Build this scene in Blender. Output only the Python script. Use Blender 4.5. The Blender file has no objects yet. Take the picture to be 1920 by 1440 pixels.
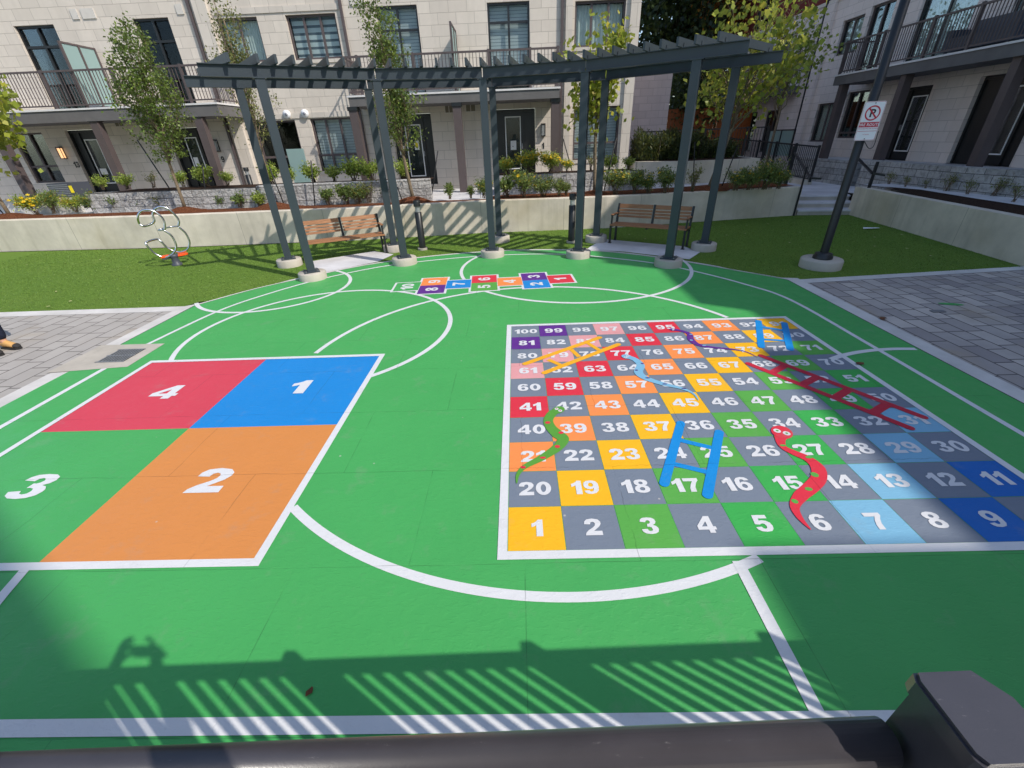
import bpy, math, random
import numpy as np
from mathutils import Vector, Matrix
R=math.radians
random.seed(7); rng=np.random.default_rng(7)
S=bpy.context.scene
C=S.collection
# ------------------------------------------------------------------ camera
H=2.43; F=803.0; PITCH=0.5223; ROLL=-0.0409; YAW=0.026
_cp,_sp=math.cos(PITCH),math.sin(PITCH)
_fw=Vector((0,_cp,-_sp)); _up=Vector((0,_sp,_cp)); _rt=Vector((1,0,0))
_r=math.cos(ROLL)*_rt+math.sin(ROLL)*_up; _u=-math.sin(ROLL)*_rt+math.cos(ROLL)*_up
_RZ=Matrix.Rotation(YAW,3,'Z')
FW=_RZ@_fw; RT=_RZ@_r; UP=_RZ@_u
cam=bpy.data.cameras.new('camera'); co=bpy.data.objects.new('camera',cam); C.objects.link(co)
cam.sensor_width=36; cam.lens=F/1920*36; cam.clip_start=0.02; cam.clip_end=800
M=Matrix((RT,UP,-FW)).transposed().to_4x4(); M.translation=Vector((0,0,H)); co.matrix_world=M
S.camera=co
S.render.resolution_x=1024; S.render.resolution_y=768
# ------------------------------------------------------------------ light
SUN=Vector((0.885,-0.557,1.0)).normalized()
w=bpy.data.worlds.new('World'); S.world=w; w.use_nodes=True
nt=w.node_tree; bg=nt.nodes['Background']; sky=nt.nodes.new('ShaderNodeTexSky')
sky.sky_type='NISHITA'; sky.sun_disc=False; sky.sun_elevation=math.asin(SUN.z); sky.sun_rotation=math.atan2(SUN.x,SUN.y)
nt.links.new(sky.outputs[0],bg.inputs[0]); bg.inputs[1].default_value=0.15
sl=bpy.data.lights.new('sun','SUN'); sl.energy=3.1; sl.angle=R(0.53); sl.color=(1.0,0.94,0.84)
so=bpy.data.objects.new('sun',sl); C.objects.link(so); so.rotation_euler=SUN.to_track_quat('Z','Y').to_euler()
S.view_settings.view_transform='Standard'; S.view_settings.look='None'; S.view_settings.exposure=0.44; S.view_settings.gamma=1
# ------------------------------------------------------------------ pixel -> place helpers (photo is 1920x1440)
def ray(px,py): return (px-960)/F*RT+(720-py)/F*UP+FW
def at(px,py,z=0.0):
    d=ray(px,py); t=(z-H)/d.z; return Vector((d.x*t,d.y*t,z))
def atY(px,py,Y):
    d=ray(px,py); t=Y/d.y; return Vector((d.x*t,Y,H+d.z*t))
def atX(px,py,X):
    d=ray(px,py); t=X/d.x; return Vector((X,d.y*t,H+d.z*t))
def height_over(b,px,py):
    d=ray(px,py); t=(b.x*d.x+b.y*d.y)/(d.x**2+d.y**2); return H+d.z*t
def srgb(r,g,b,k=1.0):
    f=lambda c:(c/255/12.92 if c/255<=.04045 else ((c/255+.055)/1.055)**2.4)*k
    return (f(r),f(g),f(b),1)
# ------------------------------------------------------------------ materials
MATS={}
class NT:
    def __init__(s,name,rough=.6,spec=.5,metal=0):
        s.m=bpy.data.materials.new(name); s.m.use_nodes=True; s.t=s.m.node_tree
        s.b=s.t.nodes['Principled BSDF']; s.b.inputs['Roughness'].default_value=rough
        s.b.inputs['Specular IOR Level'].default_value=spec; s.b.inputs['Metallic'].default_value=metal
        MATS[name]=s.m
    def n(s,ty,**kw):
        o=s.t.nodes.new(ty)
        for k,v in kw.items():
            if k.startswith('i_'): o.inputs[k[2:].replace('_',' ')].default_value=v
            elif k.startswith('n_'): o.inputs[int(k[2:])].default_value=v
            else: setattr(o,k,v)
        return o
    def l(s,a,b): s.t.links.new(a,b)
    def pos(s): return s.n('ShaderNodeNewGeometry').outputs['Position']
    def noise(s,scale,detail=4,vec=None,rough=.6):
        o=s.n('ShaderNodeTexNoise'); o.inputs['Scale'].default_value=scale; o.inputs['Detail'].default_value=detail; o.inputs['Roughness'].default_value=rough
        s.l(vec if vec is not None else s.pos(),o.inputs['Vector']); return o.outputs[0]
    def ramp(s,fac,stops):
        o=s.n('ShaderNodeValToRGB'); e=o.color_ramp.elements
        while len(e)<len(stops): e.new(.5)
        for i,(p,c) in enumerate(stops): e[i].position=p; e[i].color=c if len(c)==4 else (*c,1)
        s.l(fac,o.inputs[0]); return o.outputs[0]
    def mix(s,a,b,fac,mode='MIX'):
        o=s.n('ShaderNodeMix'); o.data_type='RGBA'; o.blend_type=mode
        for v,i in((fac,0),(a,6),(b,7)):
            if isinstance(v,(int,float)): o.inputs[i].default_value=v
            elif isinstance(v,tuple): o.inputs[i].default_value=v if len(v)==4 else (*v,1)
            else: s.l(v,o.inputs[i])
        return o.outputs[2]
    def math(s,op,a,b=0.0):
        o=s.n('ShaderNodeMath'); o.operation=op
        for v,i in((a,0),(b,1)):
            if isinstance(v,(int,float)): o.inputs[i].default_value=v
            else: s.l(v,o.inputs[i])
        return o.outputs[0]
    def col(s,c):
        if isinstance(c,tuple): s.b.inputs['Base Color'].default_value=c if len(c)==4 else (*c,1)
        else: s.l(c,s.b.inputs['Base Color'])
    def bump(s,h,strength=.3,dist=.01):
        o=s.n('ShaderNodeBump'); o.inputs['Strength'].default_value=strength; o.inputs['Distance'].default_value=dist
        s.l(h,o.inputs['Height']); s.l(o.outputs[0],s.b.inputs['Normal'])
def simple(name,c,rough=.6,spec=.5,metal=0,var=.12,scale=6,bump=.0,bs=60):
    m=NT(name,rough,spec,metal)
    if var:
        f=m.noise(scale,5); lo=tuple(x*(1-var) for x in c[:3])+(1,); hi=tuple(min(1,x*(1+var)) for x in c[:3])+(1,)
        m.col(m.ramp(f,[(.3,lo),(.7,hi)]))
    else: m.col(c)
    if bump: m.bump(m.noise(bs,3),bump,.005)
    return m.m
def paint(name,c,rough=.5):
    m=NT(name,rough,.4)
    f=m.noise(1.1,6); f2=m.noise(45,3)
    base=m.mix(tuple(x*.90 for x in c[:3]),tuple(min(1,x*1.07) for x in c[:3]),f)
    base=m.mix(base,tuple(x*.84 for x in c[:3]),m.ramp(f2,[(.62,(0,0,0)),(.8,(.55,.55,.55))]))
    # joints of the sheets under the paint
    wv=m.noise(1.7,2); wob=m.n('ShaderNodeVectorMath',operation='MULTIPLY_ADD'); 
    m.l(m.n('ShaderNodeTexNoise').outputs[1],wob.inputs[0]); wob.inputs[1].default_value=(.03,.03,0); m.l(m.pos(),wob.inputs[2])
    br=m.n('ShaderNodeTexBrick'); br.offset=.5; m.l(wob.outputs[0],br.inputs['Vector'])
    br.inputs['Scale'].default_value=1; br.inputs['Brick Width'].default_value=1.52; br.inputs['Row Height'].default_value=.93; br.inputs['Mortar Size'].default_value=.0035; br.inputs['Mortar Smooth'].default_value=.3
    brk=m.ramp(m.noise(2.3,2),[(.40,(0,0,0)),(.55,(1,1,1))])
    j=m.math('MULTIPLY',br.outputs['Fac'],brk)
    base=m.mix(base,tuple(x*.4 for x in c[:3]),m.math('MULTIPLY',j,.55))
    sc=m.noise(3.1,9,rough=.75); base=m.mix(base,(.30,.29,.26,1),m.math('MULTIPLY',m.ramp(sc,[(.56,(0,0,0)),(.72,(1,1,1))]),.22))
    v=m.n('ShaderNodeTexVoronoi'); v.inputs['Scale'].default_value=2.6; m.l(m.pos(),v.inputs['Vector']); base=m.mix(base,(.55,.53,.48,1),m.math('MULTIPLY',m.ramp(v.outputs['Distance'],[(.018,(1,1,1)),(.03,(0,0,0))]),.6))
    m.col(base)
    mp2=m.n('ShaderNodeMapping'); m.l(m.pos(),mp2.inputs[0]); mp2.inputs['Scale'].default_value=(1,2.2,1); mp2.inputs['Rotation'].default_value=(0,0,.5)
    bl=m.ramp(m.noise(13,3,mp2.outputs[0]),[(.52,(0,0,0)),(.60,(1,1,1))])
    h=m.math('ADD',m.math('MULTIPLY',m.noise(14,6),.8),m.math('ADD',m.math('MULTIPLY',bl,.35),m.math('MULTIPLY',m.noise(90,2),.3)))
    h=m.math('SUBTRACT',h,m.math('MULTIPLY',br.outputs['Fac'],.6))
    m.bump(h,.4,.006)
    m.l(m.ramp(m.noise(4,4),[(.3,(rough-.09,)*3),(.7,(rough+.1,)*3)]),m.b.inputs['Roughness'])
    return m.m
GREEN=srgb(74,170,90,.93)
paint('paint_green',GREEN)
paint('paint_white',srgb(218,218,220,1.0))
for n,c in dict(grey=(121,131,146),yellow=(250,186,28),lgreen=(92,170,74),mgreen=(62,172,80),sky=(128,184,214),blue=(10,104,190),orange=(250,146,78),red=(222,52,70),pink=(228,160,162),purple=(98,44,140),
    fred=(214,68,86),fblue=(24,136,212),forange=(218,140,72),ladder_blue=(22,140,214),ladder_yellow=(244,176,36),ladder_red=(196,38,62),snake_green=(92,158,58),dark_purple=(70,44,130)).items():
    paint('paint_'+n,srgb(*c,.95))
def concrete(name,c,stain=.35,pits=.5):
    m=NT(name,.85,.3)
    f=m.noise(1.3,8); g=m.noise(9,6); 
    a=m.mix(tuple(x*.72 for x in c[:3]),tuple(min(1,x*1.12) for x in c[:3]),m.ramp(f,[(.3,(0,0,0)),(.68,(1,1,1))]))
    a=m.mix(a,tuple(x*.8 for x in c[:3]),m.math('MULTIPLY',g,.5))
    # rain streaks: noise stretched vertically
    mp=m.n('ShaderNodeMapping'); m.l(m.pos(),mp.inputs[0]); mp.inputs['Scale'].default_value=(3,3,.25)
    st=m.noise(1.6,6,mp.outputs[0])
    a=m.mix(a,(c[0]*.55,c[1]*.55,c[2]*.5,1),m.math('MULTIPLY',m.ramp(st,[(.52,(0,0,0)),(.75,(1,1,1))]),stain))
    if name=='concrete_wall':
        sx=m.n('ShaderNodeSeparateXYZ'); m.l(m.pos(),sx.inputs[0]); fr_=m.math('FRACT',m.math('DIVIDE',m.math('ADD',sx.outputs[0],sx.outputs[1]),2.44)); a=m.mix(a,tuple(x*.45 for x in c[:3]),m.math('MULTIPLY',m.math('LESS_THAN',fr_,.006),.8))
        a=m.mix(a,srgb(168,150,96),m.math('MULTIPLY',m.ramp(m.noise(.45,4),[(.5,(0,0,0)),(.72,(1,1,1))]),.4))
    v=m.n('ShaderNodeTexVoronoi'); v.inputs['Scale'].default_value=14; m.l(m.pos(),v.inputs['Vector'])
    a=m.mix(a,tuple(x*.45 for x in c[:3]),m.math('MULTIPLY',m.ramp(v.outputs['Distance'],[(.05,(1,1,1)),(.09,(0,0,0))]),pits*.6))
    m.col(a); m.bump(m.math('ADD',m.noise(40,5),m.math('MULTIPLY',m.noise(3,3),2)),.25,.008)
    return m.m
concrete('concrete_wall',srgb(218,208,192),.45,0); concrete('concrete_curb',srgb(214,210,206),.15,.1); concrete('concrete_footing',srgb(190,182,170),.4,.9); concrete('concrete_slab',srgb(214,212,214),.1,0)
def stone(name,axis,c,bw=.6,rh=.3,mort=.007,var=.08,mc=.56,zoff=0.0,rough=.85):
    m=NT(name,rough,.3); sx=m.n('ShaderNodeSeparateXYZ'); m.l(m.pos(),sx.inputs[0]); cx=m.n('ShaderNodeCombineXYZ')
    m.l(sx.outputs[axis],cx.inputs[0]); m.l(m.math('ADD',sx.outputs[2 if axis<2 else 2],zoff),cx.inputs[1])
    br=m.n('ShaderNodeTexBrick'); m.l(cx.outputs[0],br.inputs['Vector']); br.inputs['Scale'].default_value=1
    br.inputs['Brick Width'].default_value=bw; br.inputs['Row Height'].default_value=rh; br.inputs['Mortar Size'].default_value=mort; br.inputs['Mortar Smooth'].default_value=.1
    br.inputs['Color1'].default_value=tuple(x*(1-var) for x in c[:3])+(1,); br.inputs['Color2'].default_value=tuple(min(1,x*(1+var)) for x in c[:3])+(1,); br.inputs['Mortar'].default_value=tuple(x*mc for x in c[:3])+(1,)
    br.offset=.38
    a=m.mix(br.outputs['Color'],tuple(x*.78 for x in c[:3]),m.math('MULTIPLY',m.noise(5,7),.55))
    mp=m.n('ShaderNodeMapping'); m.l(m.pos(),mp.inputs[0]); mp.inputs['Scale'].default_value=(2,2,.2)
    a=m.mix(a,tuple(x*.7 for x in c[:3]),m.math('MULTIPLY',m.ramp(m.noise(1.2,5,mp.outputs[0]),[(.5,(0,0,0)),(.75,(1,1,1))]),.35))
    m.col(a); h=m.math('SUBTRACT',m.math('MULTIPLY',m.noise(70,3),.35),br.outputs['Fac']); m.bump(h,.5,.008)
    return m.m
LIME=srgb(214,204,192)
stone('limestone_x',0,LIME); stone('limestone_y',1,srgb(224,212,206)); stone('limestone_trim',0,srgb(210,201,190),.45,.6)
stone('limestone_back',0,srgb(205,192,190)); stone('red_brick',1,srgb(120,52,48),.2,.075,.006)
def splitface(name,axis):
    m=NT(name,.9,.2); sx=m.n('ShaderNodeSeparateXYZ'); m.l(m.pos(),sx.inputs[0]); cx=m.n('ShaderNodeCombineXYZ')
    m.l(sx.outputs[axis],cx.inputs[0]); m.l(m.math('ADD',sx.outputs[2],.02),cx.inputs[1])
    br=m.n('ShaderNodeTexBrick'); m.l(cx.outputs[0],br.inputs['Vector']); br.inputs['Scale'].default_value=1
    br.inputs['Brick Width'].default_value=.46; br.inputs['Row Height'].default_value=.2; br.inputs['Mortar Size'].default_value=.006
    br.inputs['Color1'].default_value=srgb(170,168,166); br.inputs['Color2'].default_value=srgb(196,193,190); br.inputs['Mortar'].default_value=srgb(70,68,66)
    a=m.mix(br.outputs['Color'],srgb(120,118,116),m.ramp(m.noise(9,8),[(.45,(0,0,0)),(.75,(.8,.8,.8))])); m.col(a)
    h=m.math('SUBTRACT',m.math('MULTIPLY',m.noise(13,8),1.6),m.math('MULTIPLY',br.outputs['Fac'],1.2)); m.bump(h,1,.05); return m.m
splitface('split_block_x',0); splitface('split_block_y',1)
def pavers(name,rot,c1,c2,bw,rh):
    m=NT(name,.85,.3); mp=m.n('ShaderNodeMapping'); m.l(m.pos(),mp.inputs[0]); mp.inputs['Rotation'].default_value=(0,0,rot)
    br=m.n('ShaderNodeTexBrick'); m.l(mp.outputs[0],br.inputs['Vector']); br.inputs['Scale'].default_value=1
    br.inputs['Brick Width'].default_value=bw; br.inputs['Row Height'].default_value=rh; br.inputs['Mortar Size'].default_value=.010; br.squash=.62; br.squash_frequency=3; br.offset=.37
    br.inputs['Color1'].default_value=c1; br.inputs['Color2'].default_value=c2; br.inputs['Mortar'].default_value=tuple(x*.18 for x in c1[:3])+(1,)

    a=m.mix(br.outputs['Color'],tuple(x*.6 for x in c1[:3]),m.math('MULTIPLY',m.noise(2.2,8),.75))
    a=m.mix(a,srgb(176,158,130),m.math('MULTIPLY',m.ramp(m.noise(1.1,3),[(.55,(0,0,0)),(.75,(1,1,1))]),.45))
    m.col(a); m.bump(m.math('SUBTRACT',m.math('MULTIPLY',m.noise(35,4),.4),br.outputs['Fac']),.5,.008); return m.m
pavers('pavers_right',R(90),srgb(160,152,150),srgb(218,208,198),.44,.235)
pavers('pavers_left',R(90),srgb(176,170,164),srgb(188,182,176),.5,.26)
# turf
m=NT('turf',.9,.15); mp=m.n('ShaderNodeMapping'); m.l(m.pos(),mp.inputs[0]); mp.inputs['Scale'].default_value=(1,2.4,1)
a=m.ramp(m.noise(110,4),[(.28,srgb(70,98,34)),(.5,srgb(96,128,48)),(.74,srgb(128,156,72))])
a=m.mix(a,srgb(116,138,62),m.math('MULTIPLY',m.ramp(m.noise(.6,6),[(.45,(0,0,0)),(.7,(1,1,1))]),.5)); a=m.mix(a,srgb(104,130,52),m.math('MULTIPLY',m.noise(.9,5,mp.outputs[0]),.5)); m.col(a); m.bump(m.noise(160,3),.8,.015)
def leafmat(name,c0,c1,c2,trans=.35,rough=.45):
    m=NT(name,rough,.35); at_=m.n('ShaderNodeAttribute',attribute_name='tint')
    a=m.ramp(at_.outputs['Fac'],[(0,c0),(.5,c1),(1,c2)]); m.col(a)
    tr=m.n('ShaderNodeBsdfTranslucent'); m.l(m.mix(a,(1,1,.3,1),.25),tr.inputs[0])
    mx=m.n('ShaderNodeMixShader'); mx.inputs[0].default_value=trans; out=m.t.nodes['Material Output']
    m.l(m.b.outputs[0],mx.inputs[1]); m.l(tr.outputs[0],mx.inputs[2]); m.l(mx.outputs[0],out.inputs[0]); return m.m
leafmat('leaf_green',srgb(48,66,30),srgb(84,108,48),srgb(140,160,74)); leafmat('leaf_yellow',srgb(92,112,36),srgb(142,156,52),srgb(200,186,72),.4)
leafmat('leaf_olive',srgb(48,62,30),srgb(98,106,58),srgb(160,158,92),.3)
leafmat('leaf_dark',srgb(20,34,20),srgb(40,60,30),srgb(98,104,42),.25); leafmat('leaf_orange',srgb(120,70,30),srgb(188,112,44),srgb(214,150,66),.4)
leafmat('leaf_shrub',srgb(76,98,36),srgb(132,156,62),srgb(190,200,100),.35); leafmat('leaf_fine',srgb(50,72,40),srgb(92,116,58),srgb(150,164,96),.3)
leafmat('grass_blade',srgb(62,92,32),srgb(94,128,50),srgb(132,158,76),.3)
leafmat('petal_yellow',srgb(226,176,20),srgb(246,206,30),srgb(250,226,90),.3)
leafmat('leaf_red',srgb(96,46,36),srgb(130,84,46),srgb(120,110,60),.3)
simple('bark',srgb(122,108,90),.9,.2,var=.35,scale=25,bump=.8,bs=60); simple('bark_dark',srgb(70,60,50),.9,.2,var=.3,scale=10,bump=.8)
simple('stake_black',srgb(34,34,36),.6)
m=NT('mulch',1,.1); m.col(m.ramp(m.noise(38,6),[(.3,srgb(60,36,24)),(.55,srgb(124,76,52)),(.75,srgb(168,118,86))])); m.bump(m.noise(45,5),1,.06)
simple('steel_blue_grey',srgb(54,63,70),.42,.5,var=.06,scale=3,bump=.04,bs=120)
simple('black_metal',srgb(34,36,38),.4,.5,var=.1,scale=4); simple('brown_metal',srgb(88,78,78),.5,.4,var=.08,scale=5)
simple('rail_metal',srgb(60,57,61),.30,.6,metal=.0,var=.12,scale=14,bump=.03,bs=420)
simple('slab_fascia',srgb(104,102,102),.8,.3,var=.12,scale=2); simple('slab_edge',srgb(214,212,212),.7,var=.06)
simple('soffit',srgb(150,148,148),.8,var=.05)
simple('galvanised',srgb(150,152,156),.45,.5,metal=.6,var=.15,scale=20)
m=bpy.data.materials['rail_metal']; t_=m.node_tree; bs=t_.nodes['Principled BSDF']; bs.inputs['Specular IOR Level'].default_value=.85
src=bs.inputs['Base Color'].links[0].from_socket; ge=t_.nodes.new('ShaderNodeNewGeometry'); mp_=t_.nodes.new('ShaderNodeMapping'); mp_.inputs['Scale'].default_value=(18,70,70); mp_.inputs['Rotation'].default_value=(0,.3,.4); t_.links.new(ge.outputs['Position'],mp_.inputs[0])
nn_=t_.nodes.new('ShaderNodeTexNoise'); nn_.inputs['Scale'].default_value=2.2; nn_.inputs['Detail'].default_value=9; nn_.inputs['Roughness'].default_value=.75; t_.links.new(mp_.outputs[0],nn_.inputs['Vector'])
rp_=t_.nodes.new('ShaderNodeValToRGB'); rp_.color_ramp.elements[0].position=.64; rp_.color_ramp.elements[1].position=.74; t_.links.new(nn_.outputs[0],rp_.inputs[0])
mx_=t_.nodes.new('ShaderNodeMix'); mx_.data_type='RGBA'; t_.links.new(rp_.outputs[0],mx_.inputs[0]); t_.links.new(src,mx_.inputs[6]); mx_.inputs[7].default_value=srgb(120,116,116); t_.links.new(mx_.outputs[2],bs.inputs['Base Color'])
m=NT('stainless',.18,.5,1.0); m.col(srgb(214,214,216)); m.bump(m.noise(200,2),.03,.002)
simple('orange_plastic',srgb(240,92,36),.4,var=.04); simple('grey_plastic',srgb(70,74,84),.5,var=.05)
def wood(name,c):
    m=NT(name,.55,.35); mp=m.n('ShaderNodeMapping'); tc=m.n('ShaderNodeTexCoord'); m.l(tc.outputs['Object'],mp.inputs[0]); mp.inputs['Scale'].default_value=(2,40,40)
    f=m.noise(2,6,mp.outputs[0]); m.col(m.ramp(f,[(.3,tuple(x*.6 for x in c[:3])),(.7,tuple(min(1,x*1.2) for x in c[:3]))])); m.bump(f,.2,.004); return m.m
wood('bench_wood',srgb(164,116,82)); wood('fence_wood',srgb(164,88,40)); 
simple('dark_fence',srgb(60,58,56),.7,var=.2)
simple('white_trim',srgb(232,232,232),.45,var=.03); simple('white_plastic',srgb(236,236,238),.4,var=.02)
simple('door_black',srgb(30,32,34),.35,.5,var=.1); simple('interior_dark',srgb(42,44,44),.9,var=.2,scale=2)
simple('curtain',srgb(222,226,220),.9,var=.1,scale=9)
m=NT('zebra_blind',.85,.2); sx=m.n('ShaderNodeSeparateXYZ'); m.l(m.pos(),sx.inputs[0]); s_=m.math('FRACT',m.math('DIVIDE',sx.outputs[2],.19))
m.col(m.mix(srgb(220,226,228),srgb(104,114,122),m.math('GREATER_THAN',s_,.62)))
m=NT('slat_blind',.8,.2); sx=m.n('ShaderNodeSeparateXYZ'); m.l(m.pos(),sx.inputs[0]); s_=m.math('FRACT',m.math('DIVIDE',sx.outputs[2],.09))
m.col(m.mix(srgb(206,210,212),srgb(140,146,150),m.math('GREATER_THAN',s_,.8)))
m=NT('window_glass',.03,.5); tr=m.n('ShaderNodeBsdfTransparent'); tr.inputs[0].default_value=(.86,.9,.9,1); gl=m.n('ShaderNodeBsdfGlossy'); gl.inputs['Roughness'].default_value=.02; gl.inputs[0].default_value=(.9,.95,1,1)
fr=m.n('ShaderNodeFresnel'); fr.inputs[0].default_value=1.5; mx=m.n('ShaderNodeMixShader'); m.l(m.math('MULTIPLY',fr.outputs[0],.33),mx.inputs[0]); m.l(tr.outputs[0],mx.inputs[1]); m.l(gl.outputs[0],mx.inputs[2]); m.l(mx.outputs[0],m.t.nodes['Material Output'].inputs[0])
m=NT('frosted_glass',.35,.5); m.col(srgb(164,190,188)); tr=m.n('ShaderNodeBsdfTranslucent'); tr.inputs[0].default_value=srgb(170,200,196); mx=m.n('ShaderNodeMixShader'); mx.inputs[0].default_value=.35; m.l(m.b.outputs[0],mx.inputs[1]); m.l(tr.outputs[0],mx.inputs[2]); m.l(mx.outputs[0],m.t.nodes['Material Output'].inputs[0])
m=NT('clear_lens',.1,.5); m.col(srgb(190,196,200)); m.b.inputs['Transmission Weight'].default_value=.6
m=NT('lamp_glow',.4); m.col(srgb(255,200,150)); m.b.inputs['Emission Color'].default_value=(1,.55,.25,1); m.b.inputs['Emission Strength'].default_value=.9
simple('vent_cream',srgb(204,198,190),.7,var=.05); simple('vent_dark',srgb(120,112,98),.8,var=.1)
simple('ground_fill',srgb(90,88,84),.95,var=.2,scale=2); simple('soil_dark',srgb(58,44,36),1,.1,var=.4,scale=20,bump=1)
simple('sign_red',srgb(196,34,58),.4,var=0); simple('sign_black',srgb(24,24,26),.4,var=0); simple('sign_grey',srgb(150,150,160),.4,var=0)
simple('denim',srgb(38,42,58),.9,.1,var=.3,scale=30,bump=.4,bs=300); simple('tan_leather',srgb(206,160,98),.7,var=.15,scale=30); simple('rubber_dark',srgb(44,42,42),.8)
simple('skin',srgb(196,148,122),.55,var=.05); simple('jacket',srgb(48,54,66),.9,.1,var=.15,scale=20); simple('hair',srgb(48,36,28),.8,var=.3,scale=60)
simple('paper_white',srgb(228,228,226),.8,var=.04); simple('sticker_yellow',srgb(236,214,30),.5,var=.05); simple('dead_leaf',srgb(104,66,40),.9,var=.4,scale=60); simple('dead_leaf_pale',srgb(196,186,140),.9,var=.3,scale=60)
simple('deck_board',srgb(126,118,110),.9,var=.2)
simple('roof_membrane',srgb(110,108,106),.9)
mat=lambda n:MATS.get(n) or bpy.data.materials[n]
# ------------------------------------------------------------------ mesh helpers
class MB:
    def __init__(s): s.v=[]; s.f=[]; s.mi=[]; s.cur=0; s.smooth=[]
    def add(s,vs,fs,smooth=False):
        o=len(s.v); s.v+= [tuple(v) for v in vs]; s.f+=[tuple(i+o for i in f) for f in fs]; s.mi+=[s.cur]*len(fs); s.smooth+=[smooth]*len(fs); return s
    def box(s,a,b,M=None):
        x0,y0,z0=a;x1,y1,z1=b
        vs=[Vector(p) for p in((x0,y0,z0),(x1,y0,z0),(x1,y1,z0),(x0,y1,z0),(x0,y0,z1),(x1,y0,z1),(x1,y1,z1),(x0,y1,z1))]
        if M: vs=[M@v for v in vs]
        return s.add(vs,[(0,3,2,1),(4,5,6,7),(0,1,5,4),(1,2,6,5),(2,3,7,6),(3,0,4,7)])
    def bar(s,p,q,w,h,up=Vector((0,0,1))):
        p=Vector(p);q=Vector(q);d=(q-p).normalized(); side=d.cross(up)
        if side.length<1e-4: side=d.cross(Vector((0,1,0)))
        side.normalize(); u=side.cross(d).normalized()
        vs=[c+side*a*w/2+u*b*h/2 for c in(p,q) for a,b in((-1,-1),(1,-1),(1,1),(-1,1))]
        return s.add(vs,[(0,1,2,3),(7,6,5,4),(0,4,5,1),(1,5,6,2),(2,6,7,3),(3,7,4,0)])
    def tube(s,pts,r,n=10,closed=False,cap=True):
        pts=[Vector(p) for p in pts]; N=len(pts); rs=r if isinstance(r,(list,tuple)) else [r]*N
        vs=[];prev=None
        for i,p in enumerate(pts):
            a=pts[(i-1)%N] if (closed or i>0) else p; b=pts[(i+1)%N] if (closed or i<N-1) else p
            d=(b-a).normalized()
            if prev is None:
                u=d.cross(Vector((0,0,1))); 
                if u.length<1e-3: u=d.cross(Vector((1,0,0)))
                u.normalize()
            else:
                u=prev-d*prev.dot(d); u.normalize()
            prev=u; v=d.cross(u)
            for k in range(n):
                t=2*math.pi*k/n; vs.append(p+(u*math.cos(t)+v*math.sin(t))*rs[i])
        fs=[]
        for i in range(N if closed else N-1):
            j=(i+1)%N
            for k in range(n): fs.append((i*n+k,i*n+(k+1)%n,j*n+(k+1)%n,j*n+k))
        if cap and not closed: fs.append(tuple(range(n))[::-1]); fs.append(tuple((N-1)*n+k for k in range(n)))
        return s.add(vs,fs,True)
    def cyl(s,c,r,h,n=32,r2=None,smooth=True):
        c=Vector(c); r2=r if r2 is None else r2
        vs=[c+Vector((math.cos(2*math.pi*k/n)*r,math.sin(2*math.pi*k/n)*r,0)) for k in range(n)]+[c+Vector((math.cos(2*math.pi*k/n)*r2,math.sin(2*math.pi*k/n)*r2,h)) for k in range(n)]
        s.add(vs,[(k,(k+1)%n,n+(k+1)%n,n+k) for k in range(n)],smooth); 
        return s.add(vs,[tuple(range(n))[::-1],tuple(n+k for k in range(n))])
    def lathe(s,c,prof,n=32):
        c=Vector(c); vs=[c+Vector((math.cos(2*math.pi*k/n)*r,math.sin(2*math.pi*k/n)*r,z)) for r,z in prof for k in range(n)]
        return s.add(vs,[(i*n+k,i*n+(k+1)%n,(i+1)*n+(k+1)%n,(i+1)*n+k) for i in range(len(prof)-1) for k in range(n)]+[tuple((len(prof)-1)*n+k for k in range(n))],True)
    def poly(s,pts,z=None):
        vs=[(p[0],p[1],p[2] if z is None else z) for p in pts]; return s.add(vs,[tuple(range(len(vs)))])
    def prism(s,pts,z0,z1):
        n=len(pts); a=sum(pts[i][0]*pts[(i+1)%n][1]-pts[(i+1)%n][0]*pts[i][1] for i in range(n))
        if a<0: pts=pts[::-1]
        vs=[(p[0],p[1],z0) for p in pts]+[(p[0],p[1],z1) for p in pts]
        return s.add(vs,[tuple(range(n))[::-1],tuple(n+k for k in range(n))]+[(k,(k+1)%n,n+(k+1)%n,n+k) for k in range(n)])
    def ribbon(s,pts,wd,z,closed=False):
        pts=[Vector((p[0],p[1])) for p in pts];N=len(pts);ws=wd if isinstance(wd,list) else [wd]*N; vs=[]
        for i,p in enumerate(pts):
            a=pts[(i-1)%N] if closed or i else p; b=pts[(i+1)%N] if closed or i<N-1 else p
            d0=(p-a).normalized() if (p-a).length>1e-6 else (b-p).normalized(); d1=(b-p).normalized() if (b-p).length>1e-6 else d0
            n0=Vector((-d0.y,d0.x));n1=Vector((-d1.y,d1.x));mm=(n0+n1).normalized(); k=1/max(.3,mm.dot(n0))
            vs+=[(p.x+mm.x*k*ws[i]/2,p.y+mm.y*k*ws[i]/2,z),(p.x-mm.x*k*ws[i]/2,p.y-mm.y*k*ws[i]/2,z)]
        return s.add(vs,[(2*i+1,2*((i+1)%N)+1,2*((i+1)%N),2*i) for i in range(N if closed else N-1)])
    def disc(s,c,rx,ry,z,ang=0,n=20):
        ca,sa=math.cos(ang),math.sin(ang)
        return s.add([(c[0]+ca*rx*math.cos(t)-sa*ry*math.sin(t),c[1]+sa*rx*math.cos(t)+ca*ry*math.sin(t),z) for t in [2*math.pi*k/n for k in range(n)]],[tuple(range(n))])
    def build(s,name,mats,parent=None,**kw):
        me=bpy.data.meshes.new(name); me.from_pydata(s.v,[],s.f)
        for mm in ([mats] if isinstance(mats,str) else mats): me.materials.append(mat(mm))
        me.polygons.foreach_set('material_index',s.mi); me.polygons.foreach_set('use_smooth',s.smooth); me.update()
        return obj(name,me,parent,**kw)
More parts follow.
